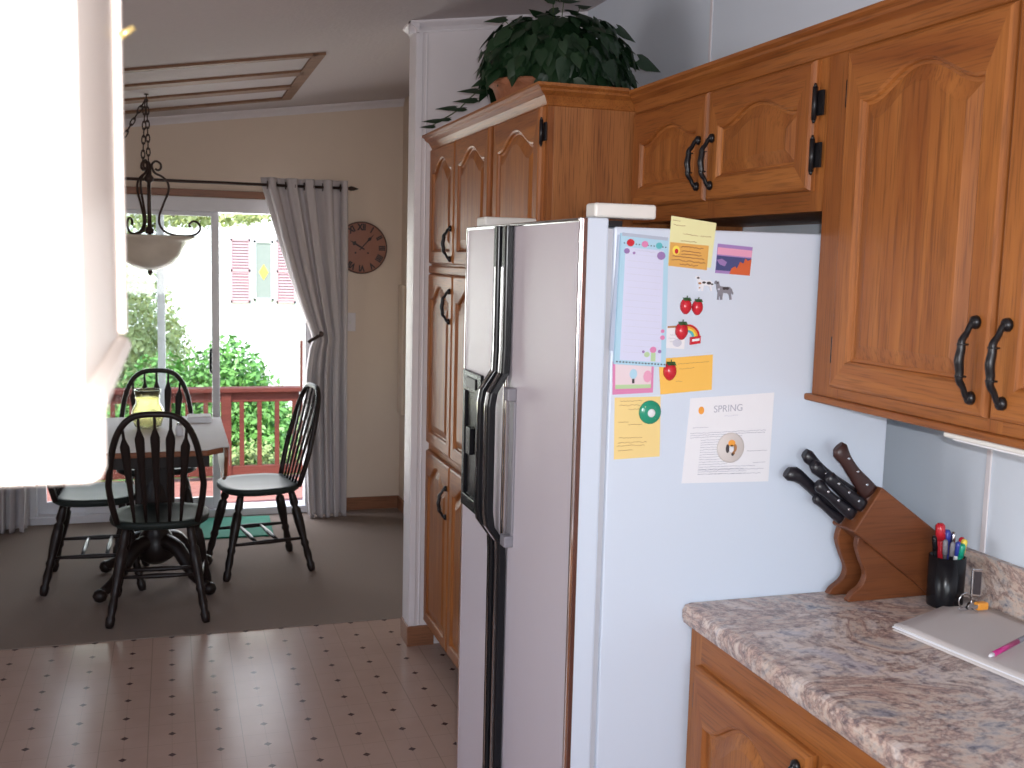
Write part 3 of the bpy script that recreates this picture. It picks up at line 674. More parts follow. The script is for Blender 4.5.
blob(q, y, .14, .15, .0065, .008, 'orange_seal', M['orange'], rr)
t = thing('dog_badge_magnet', 'round white magnet with a small dog picture on the printed sheet', 'magnet', (1.084, SY, 1.203))
MB().lathe([(.031, 0), (.031, -.002), (.028, -.004), (.0001, -.005)], (1.084, SY-.001, 1.234), 28, axis='y').build('disc', M['pad_cream'], t)
for a, b, rx, rz, mt in ((0, .010, .008, .007, 'orange'), (-.009, -.001, .004, .009, 'ink'), (.008, .0, .004, .008, 'tan'), (0, -.001, .006, .008, 'paper_white'), (.005, -.010, .003, .004, 'tan'), (.003, -.013, .003, .003, 'ink')):
    MB().prism([(1.084+a+rx*math.cos(i*PI/6), 1.234+b+rz*math.sin(i*PI/6)) for i in range(12)], 0, .0015, sidefn(SY-.0052)).build('dog_print', M[mt], t)

# ------------------------------------------------------------------ knife block
KN, KF = 1.798, 1.876
r = thing('knife_block', 'slanted wooden knife block on the counter against the refrigerator', 'knife block', (1.44, (KN+KF)/2, .914))
yfn = lambda u, v, d_: (u, d_, v)
# slanted body: slot end upper left, tail on the counter
A = Vector((1.325, 1.068)); B = Vector((1.388, 1.158)); ax = Vector((.156, -.118)).normalized()
body = [tuple(A), tuple(B), (1.548, 1.046), (1.575, .985), (1.53, .916)]
MB().prism(body, KN, KF, yfn).build('body', M['block'], r, bev=.003)
# scroll-cut side stands
def stand(y0, y1, dx=0):
    P = smoothpath([(1.350, 1.062, 0), (1.345, 1.035, 0), (1.358, 1.0, 0), (1.370, .972, 0), (1.362, .948, 0), (1.340, .932, 0), (1.330, .918, 0)], 4)
    poly = [(p.x+dx, p.y) for p in P]+[(1.332, .9145), (1.53, .9145), (1.46, 1.0), (1.38, 1.03)]
    MB().prism(poly, y0, y1, yfn).build('side_stand', M['block'], r, bev=.002)
stand(KN+.012, KN+.028); stand(KF-.018, KF-.002, -.014)
n = (B-A).normalized()                  # along the slot face
out = -ax
def knife(fr, yy, L, w, th, label, mat='knife_handle', riv=True, hook=False, turn=0):
    c = A+(B-A)*fr; ct_, st_ = math.cos(turn), math.sin(turn)
    o_, n_ = globals()['out'], globals()['n']; out = o_*ct_+n_*st_; n = n_*ct_-o_*st_
    t = thing('kitchen_knife', label, 'knife', (c.x, yy, c.y), 'kitchen knives in the block')
    def P(s, e, d_=0): p = c+out*s+n*e; return (p.x, yy+d_, p.y)
    # bolster / blade stub
    MB().hexa([P(-.03, -w*.4, -.001), P(-.03, w*.4, -.001), P(-.03, w*.4, .001), P(-.03, -w*.4, .001)], [P(.006, -w*.4, -.001), P(.006, w*.4, -.001), P(.006, w*.4, .001), P(.006, -w*.4, .001)]).build('blade', M['steel'], t)
    loops = []
    for k in range(13):
        s = .005+L*k/12; u = k/12
        ww = w*(.42+.08*math.cos(u*PI*1.6)+.10*max(0, (u-.75)/.25)); tt = th*.5
        if k == 12: ww *= .6; tt *= .6
        if k == 0: tt *= .85
        dn_ = -.10*w*math.sin(u*PI)+(-.35*w*max(0, (u-.8)/.2) if hook else 0)
        loops.append([P(s, dn_+ww*math.cos(a), tt*math.sin(a)) for a in [2*PI*j/12 for j in range(12)]])
    MB().rings(loops, smooth=True).build('handle', M[mat], t)
    if riv:
        for u in (.2, .48, .76):
            MB().lathe([(.0032, .0005), (.0032, -.0007), (.002, -.0012)], P(.005+L*u, 0, -th*.5), 10, axis='y').build('rivet', M['steel'], t)
knife(.80, KN+.018, .130, .040, .022, 'large brown-handled knife standing highest in the block', 'knife_brown', turn=.22)
knife(.66, KF-.016, .155, .030, .022, 'black-handled knife at the back of the upper row', riv=False)
knife(.56, KN+.042, .138, .030, .021, 'black-handled knife in the middle of the upper row')
knife(.52, KN+.014, .112, .029, .020, 'riveted black knife nearest the camera in the upper row')
knife(.28, KF-.014, .165, .036, .024, 'thick smooth black handle reaching furthest left', riv=False, hook=True)
knife(.30, KN+.026, .115, .029, .020, 'riveted black knife in the lower row')
knife(.12, KN+.050, .085, .022, .017, 'small black knife lowest in the block', riv=False)

# ------------------------------------------------------------------ pen cup
cx, cy = 1.520, 1.748
r = thing('pen_cup', 'black square-sided pen cup in front of the knife block', 'cup', (cx, cy, .914))
m = MB(); R_ = .0345
def sq(rad, z): return [(cx+rad*math.copysign(abs(math.cos(a))**.82, math.cos(a)), cy+rad*math.copysign(abs(math.sin(a))**.82, math.sin(a)), z) for a in [2*PI*i/24 for i in range(24)]]
m.rings([sq(R_*.94, .914), sq(R_*.98, .918), sq(R_, 1.020), sq(R_*.93, 1.020), sq(R_*.92, .92)], smooth=True).build('cup_body', M['black_plastic'], r)
def pen(x, y, tilt, L, rad, mat, lab, capm=None, z0=.93, name='pen', cat='pen'):
    x *= .72; y *= .72; rad *= .95; L = L*.6+.068
    t = thing(name, lab, cat, (cx+x, cy+y, z0), 'pens in the black cup')
    a = Vector((cx+x*.5, cy+y*.5, .922)); b = Vector((cx+x+tilt[0], cy+y+tilt[1], .922+L)); d_ = (b-a)
    MB().tube([a, a+d_*.97, b], [rad, rad, rad*.7], 8).build('barrel', M[mat], t)
    if capm: MB().tube([a+d_*.8, a+d_*1.0, a+d_*1.03], [rad*1.25, rad*1.2, rad*.7], 8).build('cap', M[capm], t)
pen(-.010, .018, (-.002, .004), .150, .0085, 'red', 'thick red marker standing tallest in the cup', 'red', name='marker', cat='marker')
pen(-.036, .010, (-.004, 0), .112, .0045, 'black_plastic', 'black pen with a white tip at the left of the cup', 'black_plastic')
pen(-.024, -.016, (-.004, -.004), .108, .0045, 'ink', 'black pen with a pale end left of the red marker', 'grey_plastic')
pen(-.012, -.026, (-.002, -.006), .103, .0042, 'black_plastic', 'short black pen at the front of the cup', 'grey_plastic')
pen(.010, .020, (.004, .004), .125, .006, 'blue', 'dark blue pen beside the red marker', 'blue')
pen(.004, -.022, (.004, -.004), .100, .005, 'paper_white', 'white pen with a blue end', 'blue')
pen(.014, -.024, (.004, -.006), .094, .0065, 'green', 'green highlighter at the front of the cup', 'green', name='highlighter', cat='highlighter')
pen(.026, -.018, (.006, -.004), .105, .0055, 'orange', 'orange pencil at the right of the cup', 'yellow', name='pencil', cat='pencil')
pen(.034, -.004, (.006, .0), .106, .005, 'red', 'thin red pencil at the right edge of the cup', 'red', name='pencil', cat='pencil')
pen(.022, .012, (.008, .006), .118, .0045, 'paper_white', 'silver topped pen behind the orange pencil', 'steel')
# paper pad on the counter
def top(pts, z0, t): return lambda m_: m_
r = thing('paper_pad', 'curling cream paper pad on the marbled counter', 'pad', (1.45, 1.55, .914))
Q = [(1.311, 1.641), (1.585, 1.765), (1.597, 1.50), (1.36, 1.30)]
def sheet(lift, z, nm, mt, sh=0):
    m = MB(); N_ = 10; n0 = len(m.v); g = []
    for i in range(N_+1):
        for j in range(N_+1):
            p = Vector(Q[0]).lerp(Vector(Q[1]), i/N_).lerp(Vector(Q[3]).lerp(Vector(Q[2]), i/N_), j/N_)
            dz = lift*((1-i/N_)**3)*.9+lift*.4*((j/N_)**4)
            g.append((p.x+sh*.01*(j/N_), p.y+sh*.004, z+dz))
    m.v = [(x, y, z_) for x, y, z_ in g]+[(x, y, z_-.0016) for x, y, z_ in g]; K = len(g)
    for i in range(N_):
        for j in range(N_):
            a = i*(N_+1)+j; m.face((a, a+1, a+N_+2, a+N_+1), 0, True); m.face((K+a, K+a+N_+1, K+a+N_+2, K+a+1), 0, True)
    bd = [j for j in range(N_+1)]+[i*(N_+1)+N_ for i in range(1, N_+1)]+[N_*(N_+1)+j for j in range(N_-1, -1, -1)]+[i*(N_+1) for i in range(N_-1, 0, -1)]
    for k in range(len(bd)): a, b = bd[k], bd[(k+1) % len(bd)]; m.face((a, b, K+b, K+a), 0)
    return m.build(nm, M[mt], r)
sheet(.001, .9165, 'page', 'pad_cream'); sheet(.003, .9195, 'page', 'paper_white', .5); sheet(.006, .9225, 'page', 'pad_cream', -.5)
t = thing('pink_pen', 'magenta pen with a white tip lying on the paper pad', 'pen', (1.45, 1.47, .925))
a, b = Vector((1.376, 1.453, .931)), Vector((1.488, 1.500, .934)); d_ = b-a
MB().tube([a, a+d_*.8], .0048, 10).build('barrel', M['magenta'], t)
MB().tube([a-d_*.10, a], [.002, .0046], 10).build('tip', M['paper_white'], t)
MB().tube([a+d_*.8, b+d_*.2], [.005, .0045], 10).build('cap', M['grey_plastic'], t)
# key ring with a framed tag beside the cup
t = thing('key_ring', 'bunch of keys with a small framed tag beside the pen cup', 'keys', (1.55, 1.66, .92))
MB().prism([(1.535, .950), (1.560, .947), (1.560, 1.004), (1.535, 1.007)], 1.690, 1.694, yfn).build('tag_frame', M['steel'], t, bev=.001)
MB().prism([(1.539, .955), (1.556, .952), (1.556, .999), (1.539, 1.002)], 1.6885, 1.690, yfn).build('tag_picture', M['ink'], t)
ring = [(1.515+.016*math.cos(a_), 1.683, .945+.016*math.sin(a_)) for a_ in [2*PI*i/16 for i in range(16)]]
MB().tube(ring, .0015, 6, closed=True).build('split_ring', M['steel'], t)
for k, (x1, z1, yy) in enumerate(((1.49, .93, 1.67), (1.53, .925, 1.665), (1.55, .935, 1.67))):
    MB().prism([(1.512, .938), (x1-.004, z1+.004), (x1+.004, z1-.002), (1.520, .930)], yy, yy+.002, yfn).lathe([(.008, 0), (.008, .002)], (1.515, yy, .938), 12, axis='y').build('key', M['steel'], t)
MB().box(1.535, 1.562, 1.668, 1.684, .926, .942).build('orange_fob', M['orange'], t, bev=.004)

# ------------------------------------------------------------------ potted ivy on the pantry
def leafpts(c, nrm, up, L, W, cup=.12):
    nrm = nrm.normalized(); up = (up-nrm*up.dot(nrm)).normalized(); sd = up.cross(nrm)
    sh = [(0, -.18), (.28, -.32), (.5, -.05), (.46, .25), (.25, .6), (0, 1.0), (-.25, .6), (-.46, .25), (-.5, -.05), (-.28, -.32)]
    return [tuple(c+sd*(x*W)+up*(y*L)-nrm*(cup*L*(abs(x)*1.2+y*y*.6))) for x, y in sh], tuple(c-up*(.0)*L), tuple(c+up*(.45*L))
def addleaf(m, c, nrm, up, L, W, mi=0):
    pts, a, b = leafpts(Vector(c), Vector(nrm), Vector(up), L, W); n0 = len(m.v); m.v += pts+[b]
    k = len(pts)
    for i in range(k): m.face((n0+i, n0+(i+1) % k, n0+k), mi, True)
pc0 = Vector((1.10, 3.27, 2.075))
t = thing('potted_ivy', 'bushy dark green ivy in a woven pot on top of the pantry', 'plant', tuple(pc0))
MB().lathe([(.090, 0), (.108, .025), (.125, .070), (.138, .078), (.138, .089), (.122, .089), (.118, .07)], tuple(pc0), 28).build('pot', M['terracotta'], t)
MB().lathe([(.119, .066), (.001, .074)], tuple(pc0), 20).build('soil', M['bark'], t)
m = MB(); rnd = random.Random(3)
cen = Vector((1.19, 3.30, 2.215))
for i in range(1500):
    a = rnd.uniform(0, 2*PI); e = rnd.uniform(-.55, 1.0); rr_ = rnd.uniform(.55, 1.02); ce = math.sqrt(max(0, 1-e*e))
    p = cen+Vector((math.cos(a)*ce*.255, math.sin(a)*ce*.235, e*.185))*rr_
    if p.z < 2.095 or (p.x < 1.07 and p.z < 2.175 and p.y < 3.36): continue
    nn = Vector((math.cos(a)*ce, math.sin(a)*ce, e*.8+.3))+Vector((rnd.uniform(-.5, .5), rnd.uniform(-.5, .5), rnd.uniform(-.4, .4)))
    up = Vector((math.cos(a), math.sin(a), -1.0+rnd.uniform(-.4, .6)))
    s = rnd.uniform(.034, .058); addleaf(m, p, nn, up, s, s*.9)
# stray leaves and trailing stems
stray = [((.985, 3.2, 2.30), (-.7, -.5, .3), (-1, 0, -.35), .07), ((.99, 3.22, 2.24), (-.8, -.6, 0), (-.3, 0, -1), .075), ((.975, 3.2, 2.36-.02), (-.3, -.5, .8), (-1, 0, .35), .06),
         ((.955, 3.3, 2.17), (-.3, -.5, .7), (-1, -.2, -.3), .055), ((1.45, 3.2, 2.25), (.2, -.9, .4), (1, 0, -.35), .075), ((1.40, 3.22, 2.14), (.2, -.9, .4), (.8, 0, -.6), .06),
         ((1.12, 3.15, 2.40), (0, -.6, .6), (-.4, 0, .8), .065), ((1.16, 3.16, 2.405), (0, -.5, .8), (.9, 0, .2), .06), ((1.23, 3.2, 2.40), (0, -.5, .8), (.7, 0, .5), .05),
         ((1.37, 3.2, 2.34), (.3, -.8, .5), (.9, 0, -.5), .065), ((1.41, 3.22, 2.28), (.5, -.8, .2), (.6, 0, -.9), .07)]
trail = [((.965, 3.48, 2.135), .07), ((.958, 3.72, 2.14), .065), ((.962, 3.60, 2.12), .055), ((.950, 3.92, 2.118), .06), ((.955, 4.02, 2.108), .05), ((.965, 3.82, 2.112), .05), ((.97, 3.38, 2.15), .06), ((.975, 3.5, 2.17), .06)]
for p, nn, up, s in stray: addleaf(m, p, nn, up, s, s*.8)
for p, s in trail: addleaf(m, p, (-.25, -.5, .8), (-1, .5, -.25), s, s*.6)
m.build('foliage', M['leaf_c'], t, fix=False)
m = MB()
m.tube(smoothpath([(1.0, 3.35, 2.18), (.975, 3.5, 2.155), (.968, 3.7, 2.125), (.96, 3.9, 2.115), (.955, 4.05, 2.108)], 4), .0022, 5)
for p, nn, up, s in stray: m.tube([tuple(cen*.45+Vector(p)*.55), p], .0015, 4)
for i in range(16):
    a = i*2.4; m.tube(smoothpath([tuple(pc0+Vector((.03*math.cos(a), .03*math.sin(a), .09))), tuple(pc0+Vector((.07*math.cos(a)+.04, .07*math.sin(a), .17))), tuple(cen+Vector((.17*math.cos(a), .15*math.sin(a), .06)))], 3), .002, 4)
m.build('stem', M['stem'], t)

# ------------------------------------------------------------------ dining chairs
def turned(p0, p1, prof, n=10):
    a, b = Vector(p0), Vector(p1); return ([a.lerp(b, t_) for t_, r_ in prof], [r_ for t_, r_ in prof])
LEG = [(0, .015), (.08, .018), (.18, .022), (.22, .014), (.25, .023), (.38, .025), (.5, .022), (.62, .017), (.66, .022), (.70, .016), (.80, .020), (.88, .015), (.91, .021), (.97, .019), (1, .014)]
def make_chair():
    """arrow-back hoop chair facing +y (sitter looks to +y); back at -y"""
    r = thing('dining_chair', '', 'chair', (0, 0, 0), 'dark windsor chairs around the dining table')
    SZ = .445
    # saddle seat
    def outline(k, dz, sh=0):
        L = []
        for i in range(36):
            a = 2*PI*i/36; c, s = math.cos(a), math.sin(a)
            w = .212*(1+.02*s); x = w*math.copysign(abs(c)**.72, c); y_ = .2*math.copysign(abs(s)**.8, s)
            L.append((x*k, y_*k+.0, SZ+dz))
        return L
    MB().rings([outline(.93, -.034), outline(.985, -.026), outline(1, -.014), outline(.99, -.004), outline(.955, 0), outline(.8, -.004), outline(.5, -.010), outline(.15, -.011)], smooth=True).build('seat', M['seat_wood'], r)
    tops = {'rl': (-.13, -.13), 'rr': (.13, -.13), 'fl': (-.135, .12), 'fr': (.135, .12)}
    feet = {'rl': (-.2, -.225), 'rr': (.2, -.225), 'fl': (-.21, .215), 'fr': (.21, .215)}
    def leg_at(k, z): t_ = (SZ-.03-z)/(SZ-.03); a, b = tops[k], feet[k]; return (a[0]+(b[0]-a[0])*t_, a[1]+(b[1]-a[1])*t_, z)
    for k in tops:
        P, R_ = turned((*tops[k], SZ-.02), (*feet[k], 0), LEG); MB().tube(P, R_, 10).build('leg', M['black_wood'], r)
    ST = [(0, .007), (.3, .010), (.5, .0125), (.7, .010), (1, .007)]
    for a, b in (('rl', 'fl'), ('rr', 'fr')):
        P, R_ = turned(leg_at(a, .17), leg_at(b, .17), ST); MB().tube(P, R_, 8).build('stretcher', M['black_wood'], r)
    for f_ in (.36, .66):
        a = Vector(leg_at('rl', .17)).lerp(Vector(leg_at('fl', .17)), f_); b = Vector(leg_at('rr', .17)).lerp(Vector(leg_at('fr', .17)), f_)
        P, R_ = turned(a, b, ST); MB().tube(P, R_, 8).build('stretcher', M['black_wood'], r)
    # hoop leaning back
    H = .49; lean = .20
    def bp(x, z): return (x, -.165-(z/H)*lean*.62-.0, SZ-.005+z)
    P = []
    for i in range(33):
        a = PI*(i/32); c, s = math.cos(a), math.sin(a)
        x = .195*math.copysign(abs(c)**.62, c); P.append((x, H*(abs(s)**.72)))
    P = [(.165, 0), (.182, .08), (.193, .17)]+[(x, z) for x, z in P if z > .2]+[(-.193, .17), (-.182, .08), (-.165, 0)]
    pts = [bp(x, z) for x, z in P]
    for i, p in enumerate(pts): pass
    MB().tube(smoothpath(pts, 2), .014, 8).build('hoop', M['black_wood'], r)
    # arrow spindles
    def hoopz(x):
        for i in range(len(P)-1):
            (x0, z0), (x1, z1) = P[i], P[i+1]
            if z0 > .18 and z1 > .18 and (x0-x)*(x1-x) <= 0 and x0 != x1: return z0+(z1-z0)*(x-x0)/(x1-x0)
        return H
    for xb, xt in ((-.095, -.128), (-.048, -.065), (0, 0), (.048, .065), (.095, .128)):
        zt = hoopz(xt)-.005; m = MB(); loops = []
        for u, w_, th in ((0, .006, .006), (.12, .008, .006), (.3, .011, .007), (.45, .013, .007), (.62, .016, .006), (.76, .0195, .0055), (.80, .0195, .0055), (.88, .007, .006), (.94, .006, .006), (1, .006, .006)):
            x = xb+(xt-xb)*u; c = Vector(bp(x, zt*u))
            loops.append([(c.x+w_*math.cos(a), c.y+th*math.sin(a), c.z) for a in [2*PI*i/8 for i in range(8)]])
        m.rings(loops, smooth=True).build('spindle', M['black_wood'], r)
    return r
ch0 = make_chair()
def place(o, x, y, rz, lab): o.location = (x, y, .004); o.rotation_euler = (0, 0, rz); o['label'] = lab
chs = [ch0]+[copy_tree(ch0) for _ in range(3)]
place(chs[0], -.058, 4.885, -.05, 'dark windsor chair nearest the kitchen, its back to the camera')
place(chs[1], .415, 5.475, PI/2+.18, 'dark windsor chair to the right of the table, seen from its side by the curtain')
place(chs[2], -.355, 5.395, -PI/2-.02, 'dark windsor chair to the left of the table, mostly behind the white cabinet')
place(chs[3], -.085, 6.05, PI, 'dark windsor chair on the far side of the table by the glass door')

# ------------------------------------------------------------------ dining table (drop leaf)
TX, TY = -.085, 5.28
r = thing('dining_table', 'small wooden pedestal table with dropped leaves and a pale cloth', 'table', (TX, TY, .004))
HW, HL_ = .30, .52
def octo(hw, hl, c): return [(TX-hw+c, TY-hl), (TX+hw-c, TY-hl), (TX+hw, TY-hl+c), (TX+hw, TY+hl-c), (TX+hw-c, TY+hl), (TX-hw+c, TY+hl), (TX-hw, TY+hl-c), (TX-hw, TY-hl+c)]
zf = lambda z0: (lambda u, v, d_: (u, v, z0+d_))
MB().prism(octo(HW, HL_, .07), 0, .024, zf(.72)).build('tabletop', M['table_wood'], r, bev=.005)
MB().box(TX-HW+.06, TX+HW-.06, TY-HL_+.09, TY+HL_-.09, .655, .72).build('apron', M['black_wood'], r, bev=.003)
for sx in (-1, 1):     # hanging leaf with clipped lower corners
    x = TX+sx*(HW+.004); P = [(TY-HL_+.09, .738), (TY-HL_+.08, .70), (TY-HL_+.14, .60), (TY-HL_+.30, .55), (TY+HL_-.30, .55), (TY+HL_-.14, .60), (TY+HL_-.08, .70), (TY+HL_-.09, .738)]
    MB().prism(P, 0, .016*sx, lambda u, v, d_: (x+d_, u, v)).build('drop_leaf', M['table_wood'], r, bev=.004)
MB().lathe([(.10, .656), (.10, .64), (.055, .62), (.045, .58), (.07, .50), (.085, .42), (.075, .33), (.05, .28), (.075, .25), (.085, .20), (.085, .14), (.04, .11)], (TX, TY, 0), 24).build('pedestal', M['black_wood'], r)
MB().box(TX-.09, TX+.09, TY-.06, TY+.06, .30, .60).build('pedestal_panel', M['black_wood'], r, bev=.01)
for a in (PI/4, 3*PI/4, 5*PI/4, 7*PI/4):
    c, s = math.cos(a), math.sin(a)
    P = smoothpath([(TX+.05*c, TY+.05*s, .22), (TX+.14*c, TY+.14*s, .20), (TX+.24*c, TY+.24*s, .09), (TX+.33*c, TY+.33*s, .045)], 4)
    R_ = [.042-.02*i/(len(P)-1) for i in range(len(P))]
    l = MB().tube(P, R_, 10).build('leg', M['black_wood'], r)
    MB().lathe([(.008, .004), (.026, .014), (.034, .034), (.026, .056), (.008, .066)], (TX+.34*c, TY+.34*s, 0), 14).build('claw_foot', M['black_wood'], l)
# cloth
m = MB(); o1 = octo(HW-.004, HL_-.004, .07)
m.prism(o1, 0, .0025, zf(.7445))
fold = [(TY-HL_+.07, .747), (TY-HL_+.055, .665), (TY-HL_+.12, .72), (TY-.1, .725), (TY+.2, .715), (TY+HL_-.07, .70), (TY+HL_-.07, .747)]
m.prism(fold, 0, .003, lambda u, v, d_: (TX+HW+.0235+d_, u, v))
m.prism([(TX+HW-.02, .7445), (TX+HW+.0265, .7445), (TX+HW+.0265, .7475), (TX+HW-.02, .7475)], TY-HL_+.07, TY+HL_-.07, lambda u, v, d_: (u, d_, v))
tag(m.build('tablecloth', M['cloth']), 'pale tablecloth over the dining table, hanging down on the right', 'tablecloth')
# amber jar
jx, jy = -.115, 5.42
t = thing('amber_jar', 'wide yellow glass jar with a ruffled neck on the dining table', 'jar', (jx, jy, .747))
MB().lathe([(.040, .001), (.062, .012), (.074, .05), (.074, .09), (.056, .125), (.054, .15), (.064, .190), (.060, .190), (.050, .15), (.052, .125), (.069, .09), (.069, .05), (.058, .016), (.001, .010)], (jx, jy, .747), 24, cap=False).build('glass_body', M['glass_amber'], t)
MB().lathe([(.054, .145), (.059, .150), (.055, .156)], (jx, jy, .747), 24, cap=False).build('neck_ring', M['glass_amber'], t)
t = thing('napkin_box', 'low white box near the far right corner of the table', 'box', (.13, 5.60, .747))
MB().box(.07, .19, 5.55, 5.67, .747, .775).build('box_body', M['paper_white'], t, bev=.003)
MB().box(.075, .185, 5.555, 5.665, .775, .778).build('lid', M['cloth'], t, bev=.001)
t = thing('salt_shaker', 'small white shaker on the tablecloth behind the nearest chair', 'shaker', (.03, 5.18, .747))
MB().lathe([(.018, 0), (.018, .035), (.012, .045), (.012, .048)], (.03, 5.18, .747), 14).build('shaker_body', M['paper_white'], t)
MB().lathe([(.0135, .048), (.013, .057), (.004, .061)], (.03, 5.18, .747), 14).build('cap', M['steel'], t)
# green mat
tag(MB().prism([(.10, 6.06), (.545, 6.05), (.56, 6.52), (.10, 6.53)], 0, .010, zf(.0035)).build('door_mat', M['green_mat'], bev=.002), 'green mat on the carpet in front of the sliding door', 'mat')

# ------------------------------------------------------------------ curtains
def curtain(sgn, lab):
    """sgn=1 right curtain; mirrored about x=-.012 for the left"""
    t = thing('curtain', lab, 'curtain', (.9 if sgn > 0 else -.92, 6.45, .0), 'grommet curtains at the sliding door')
    Z = [2.058, 2.012, 1.9, 1.7, 1.5, 1.3, 1.16, 1.10, 1.04, .9, .7, .5, .3, .12, .012]
    Lx = [.515, .520, .553, .610, .672, .740, .795, .812, .79, .770, .766, .770, .775, .780, .785]
    Rx = [1.013]*15
    nf = 4.6; N_ = 110; m = MB(); rows = []
    zs = []
    for i in range(len(Z)-1):
        for k in range(4): zs.append((i+k/4))
    zs.append(len(Z)-1)
    for zi in zs:
        i = min(int(zi), len(Z)-2); f_ = zi-i; f2 = f_
        z = Z[i]+(Z[i+1]-Z[i])*f_; a = Lx[i]+(Lx[i+1]-Lx[i])*f2; b = Rx[i]
        amp = .026 if z > 1.3 or z < .9 else .026*(.6+.4*abs(z-1.1)/.2)
        row = []
        for j in range(N_+1):
            u = j/N_; x = a+(b-a)*u; ph = 2*PI*nf*u+.5*math.sin(z*2.0)
            y = 6.45+amp*math.cos(ph+.5*math.sin(ph*.37+1))+.009*math.sin(ph*2.3+z*2)
            xx = x+.006*math.sin(ph*2)
            if sgn < 0: xx = -.012-xx+.012-.015
            row.append((xx, y, z+(.006*math.cos(ph) if z < .05 else 0)))
        rows.append(row)
    W = N_+1; n0 = 0
    for row in rows: m.v += row
    for i in range(len(rows)-1):
        for j in range(N_): m.face((i*W+j, i*W+j+1, (i+1)*W+j+1, (i+1)*W+j), 0, True)
    o = m.build('drape', M['curtain'], t, fix=False); s_ = o.modifiers.new('s', 'SOLIDIFY'); s_.thickness = .003
    g = MB()
    for k in range(9):
        u = (k*.5+.25)/4.6
        if u > 1: break
        x = .518+(1.013-.518)*u; x = x if sgn > 0 else -x-.015
        g.tube([(x, 6.45+.021*math.cos(a_), 2.014+.021*math.sin(a_)) for a_ in [2*PI*i/14 for i in range(14)]], .0035, 6, closed=True)
    g.build('grommet', M['bronze'], t)
    x = .80 if sgn > 0 else -.815
    h = MB().tube(smoothpath([(x+sgn*.075, YF-.002, 1.145), (x+sgn*.07, 6.50, 1.145), (x+sgn*.055, 6.415, 1.135), (x, 6.40, 1.105), (x-sgn*.02, 6.40, 1.09)], 4), .010, 8)
    h.lathe([(.004, .02), (.015, .01), (.018, 0), (.012, -.012)], (x+sgn*.055, 6.395, 1.14), 12, axis='y')
    tb = thing('curtain_holdback', 'dark curtain holdback on the %s curtain' % ('right' if sgn > 0 else 'left'), 'holdback', (x+sgn*.075, YF-.01, 1.145))
    h.build('hook', M['bronze'], tb); MB().lathe([(.02, 0), (.02, -.006)], (x+sgn*.075, YF, 1.145), 14, axis='y').build('wall_plate', M['bronze'], tb)
curtain(1, 'grey grommet curtain tied back at the right of the sliding door'); curtain(-1, 'grey curtain at the left of the sliding door, only its hem showing')
t = thing('curtain_rod', 'thin dark curtain rod with spear finials above the sliding door', 'curtain rod', (0, 6.45, 2.03))
MB().tube([(-1.06, 6.45, 2.014), (1.01, 6.45, 2.014)], .009, 10).build('rod', M['bronze'], t)
for s in (-1, 1):
    x = 1.01 if s > 0 else -1.06
    MB().lathe([(.009, 0), (.014, s*.006), (.008, s*.012), (.015, s*.028), (.012, s*.045), (.001, s*.075)], (x, 6.45, 2.014), 12, axis='x').build('finial', M['bronze'], t)
    MB().tube([(x-s*.02, YF, 2.014), (x-s*.02, 6.45, 2.014)], .006, 8).lathe([(.02, 0), (.02, -.008)], (x-s*.02, YF, 2.014), 12, axis='y').build('bracket', M['bronze'], t)
# clock
kx, kz, KR = 1.127, 1.664, .160
t = thing('wall_clock', 'round reddish wall clock with roman numerals beside the curtain', 'clock', (kx, YF-.03, kz-KR))
MB().lathe([(KR, 0), (KR, -.02), (KR-.006, -.026), (.001, -.026)], (kx, YF-.002, kz), 48, axis='y').build('face', M['clock'], t)
MB().lathe([(KR+.001, -.002), (KR+.001, -.024), (KR-.003, -.031), (KR-.007, -.027), (KR-.007, -.02)], (kx, YF-.002, kz), 48, axis='y', cap=False).build('rim', M['clock_rim'], t)
m = MB(); yk = YF-.0285
for i, s in enumerate(['XII', 'I', 'II', 'III', 'IIII', 'V', 'VI', 'VII', 'VIII', 'IX', 'X', 'XI']):
    a = -i*PI/6; rc = .125
    def fn(u, v, d_, a=a): v2 = v+rc; return (kx+(u*.8*math.cos(a)-v2*math.sin(a)), yk-d_, kz+(u*.8*math.sin(a)+v2*math.cos(a)))
    m.text(s, .052, fn, depth=.0004, font_off=.0026)
m.build('numerals', M['ink'], t)
m = MB()
for ang, L, w_ in ((-.74, .118, .006), (1.03, .085, .009)):
    c, s = math.cos(ang), math.sin(ang)
    pol = [(-w_*.5, -.02), (w_*.5, -.02), (w_*.6, L*.5), (w_*1.7, L*.62), (w_*.5, L*.75), (0, L), (-w_*.5, L*.75), (-w_*1.7, L*.62), (-w_*.6, L*.5)]
    m = MB().prism([(kx+u*c-v*s, kz+u*s+v*c) for u, v in pol], 0, .0015, lambda u, v, d_: (u, yk-.002-d_, v)); m.build('hand', M['ink'], t)
MB().lathe([(.007, 0), (.004, -.005)], (kx, yk-.001, kz), 12, axis='y').build('hub', M['ink'], t)
for dx in (-.038, .040): MB().lathe([(.006, 0), (.005, -.001)], (kx+dx, yk, kz-.032), 12, axis='y').build('winding_hole', M['ink'], t)
# wall switch
t = thing('light_switch', 'white light switch plate on the wall right of the curtain', 'switch', (1.062, YF-.003, 1.145))
MB().box(1.027, 1.097, YF-.006, YF, 1.145, 1.26).build('plate', M['white_paint'], t, bev=.003)
MB().box(1.057, 1.067, YF-.014, YF-.006, 1.19, 1.21).build('toggle', M['almond'], t, bev=.002)

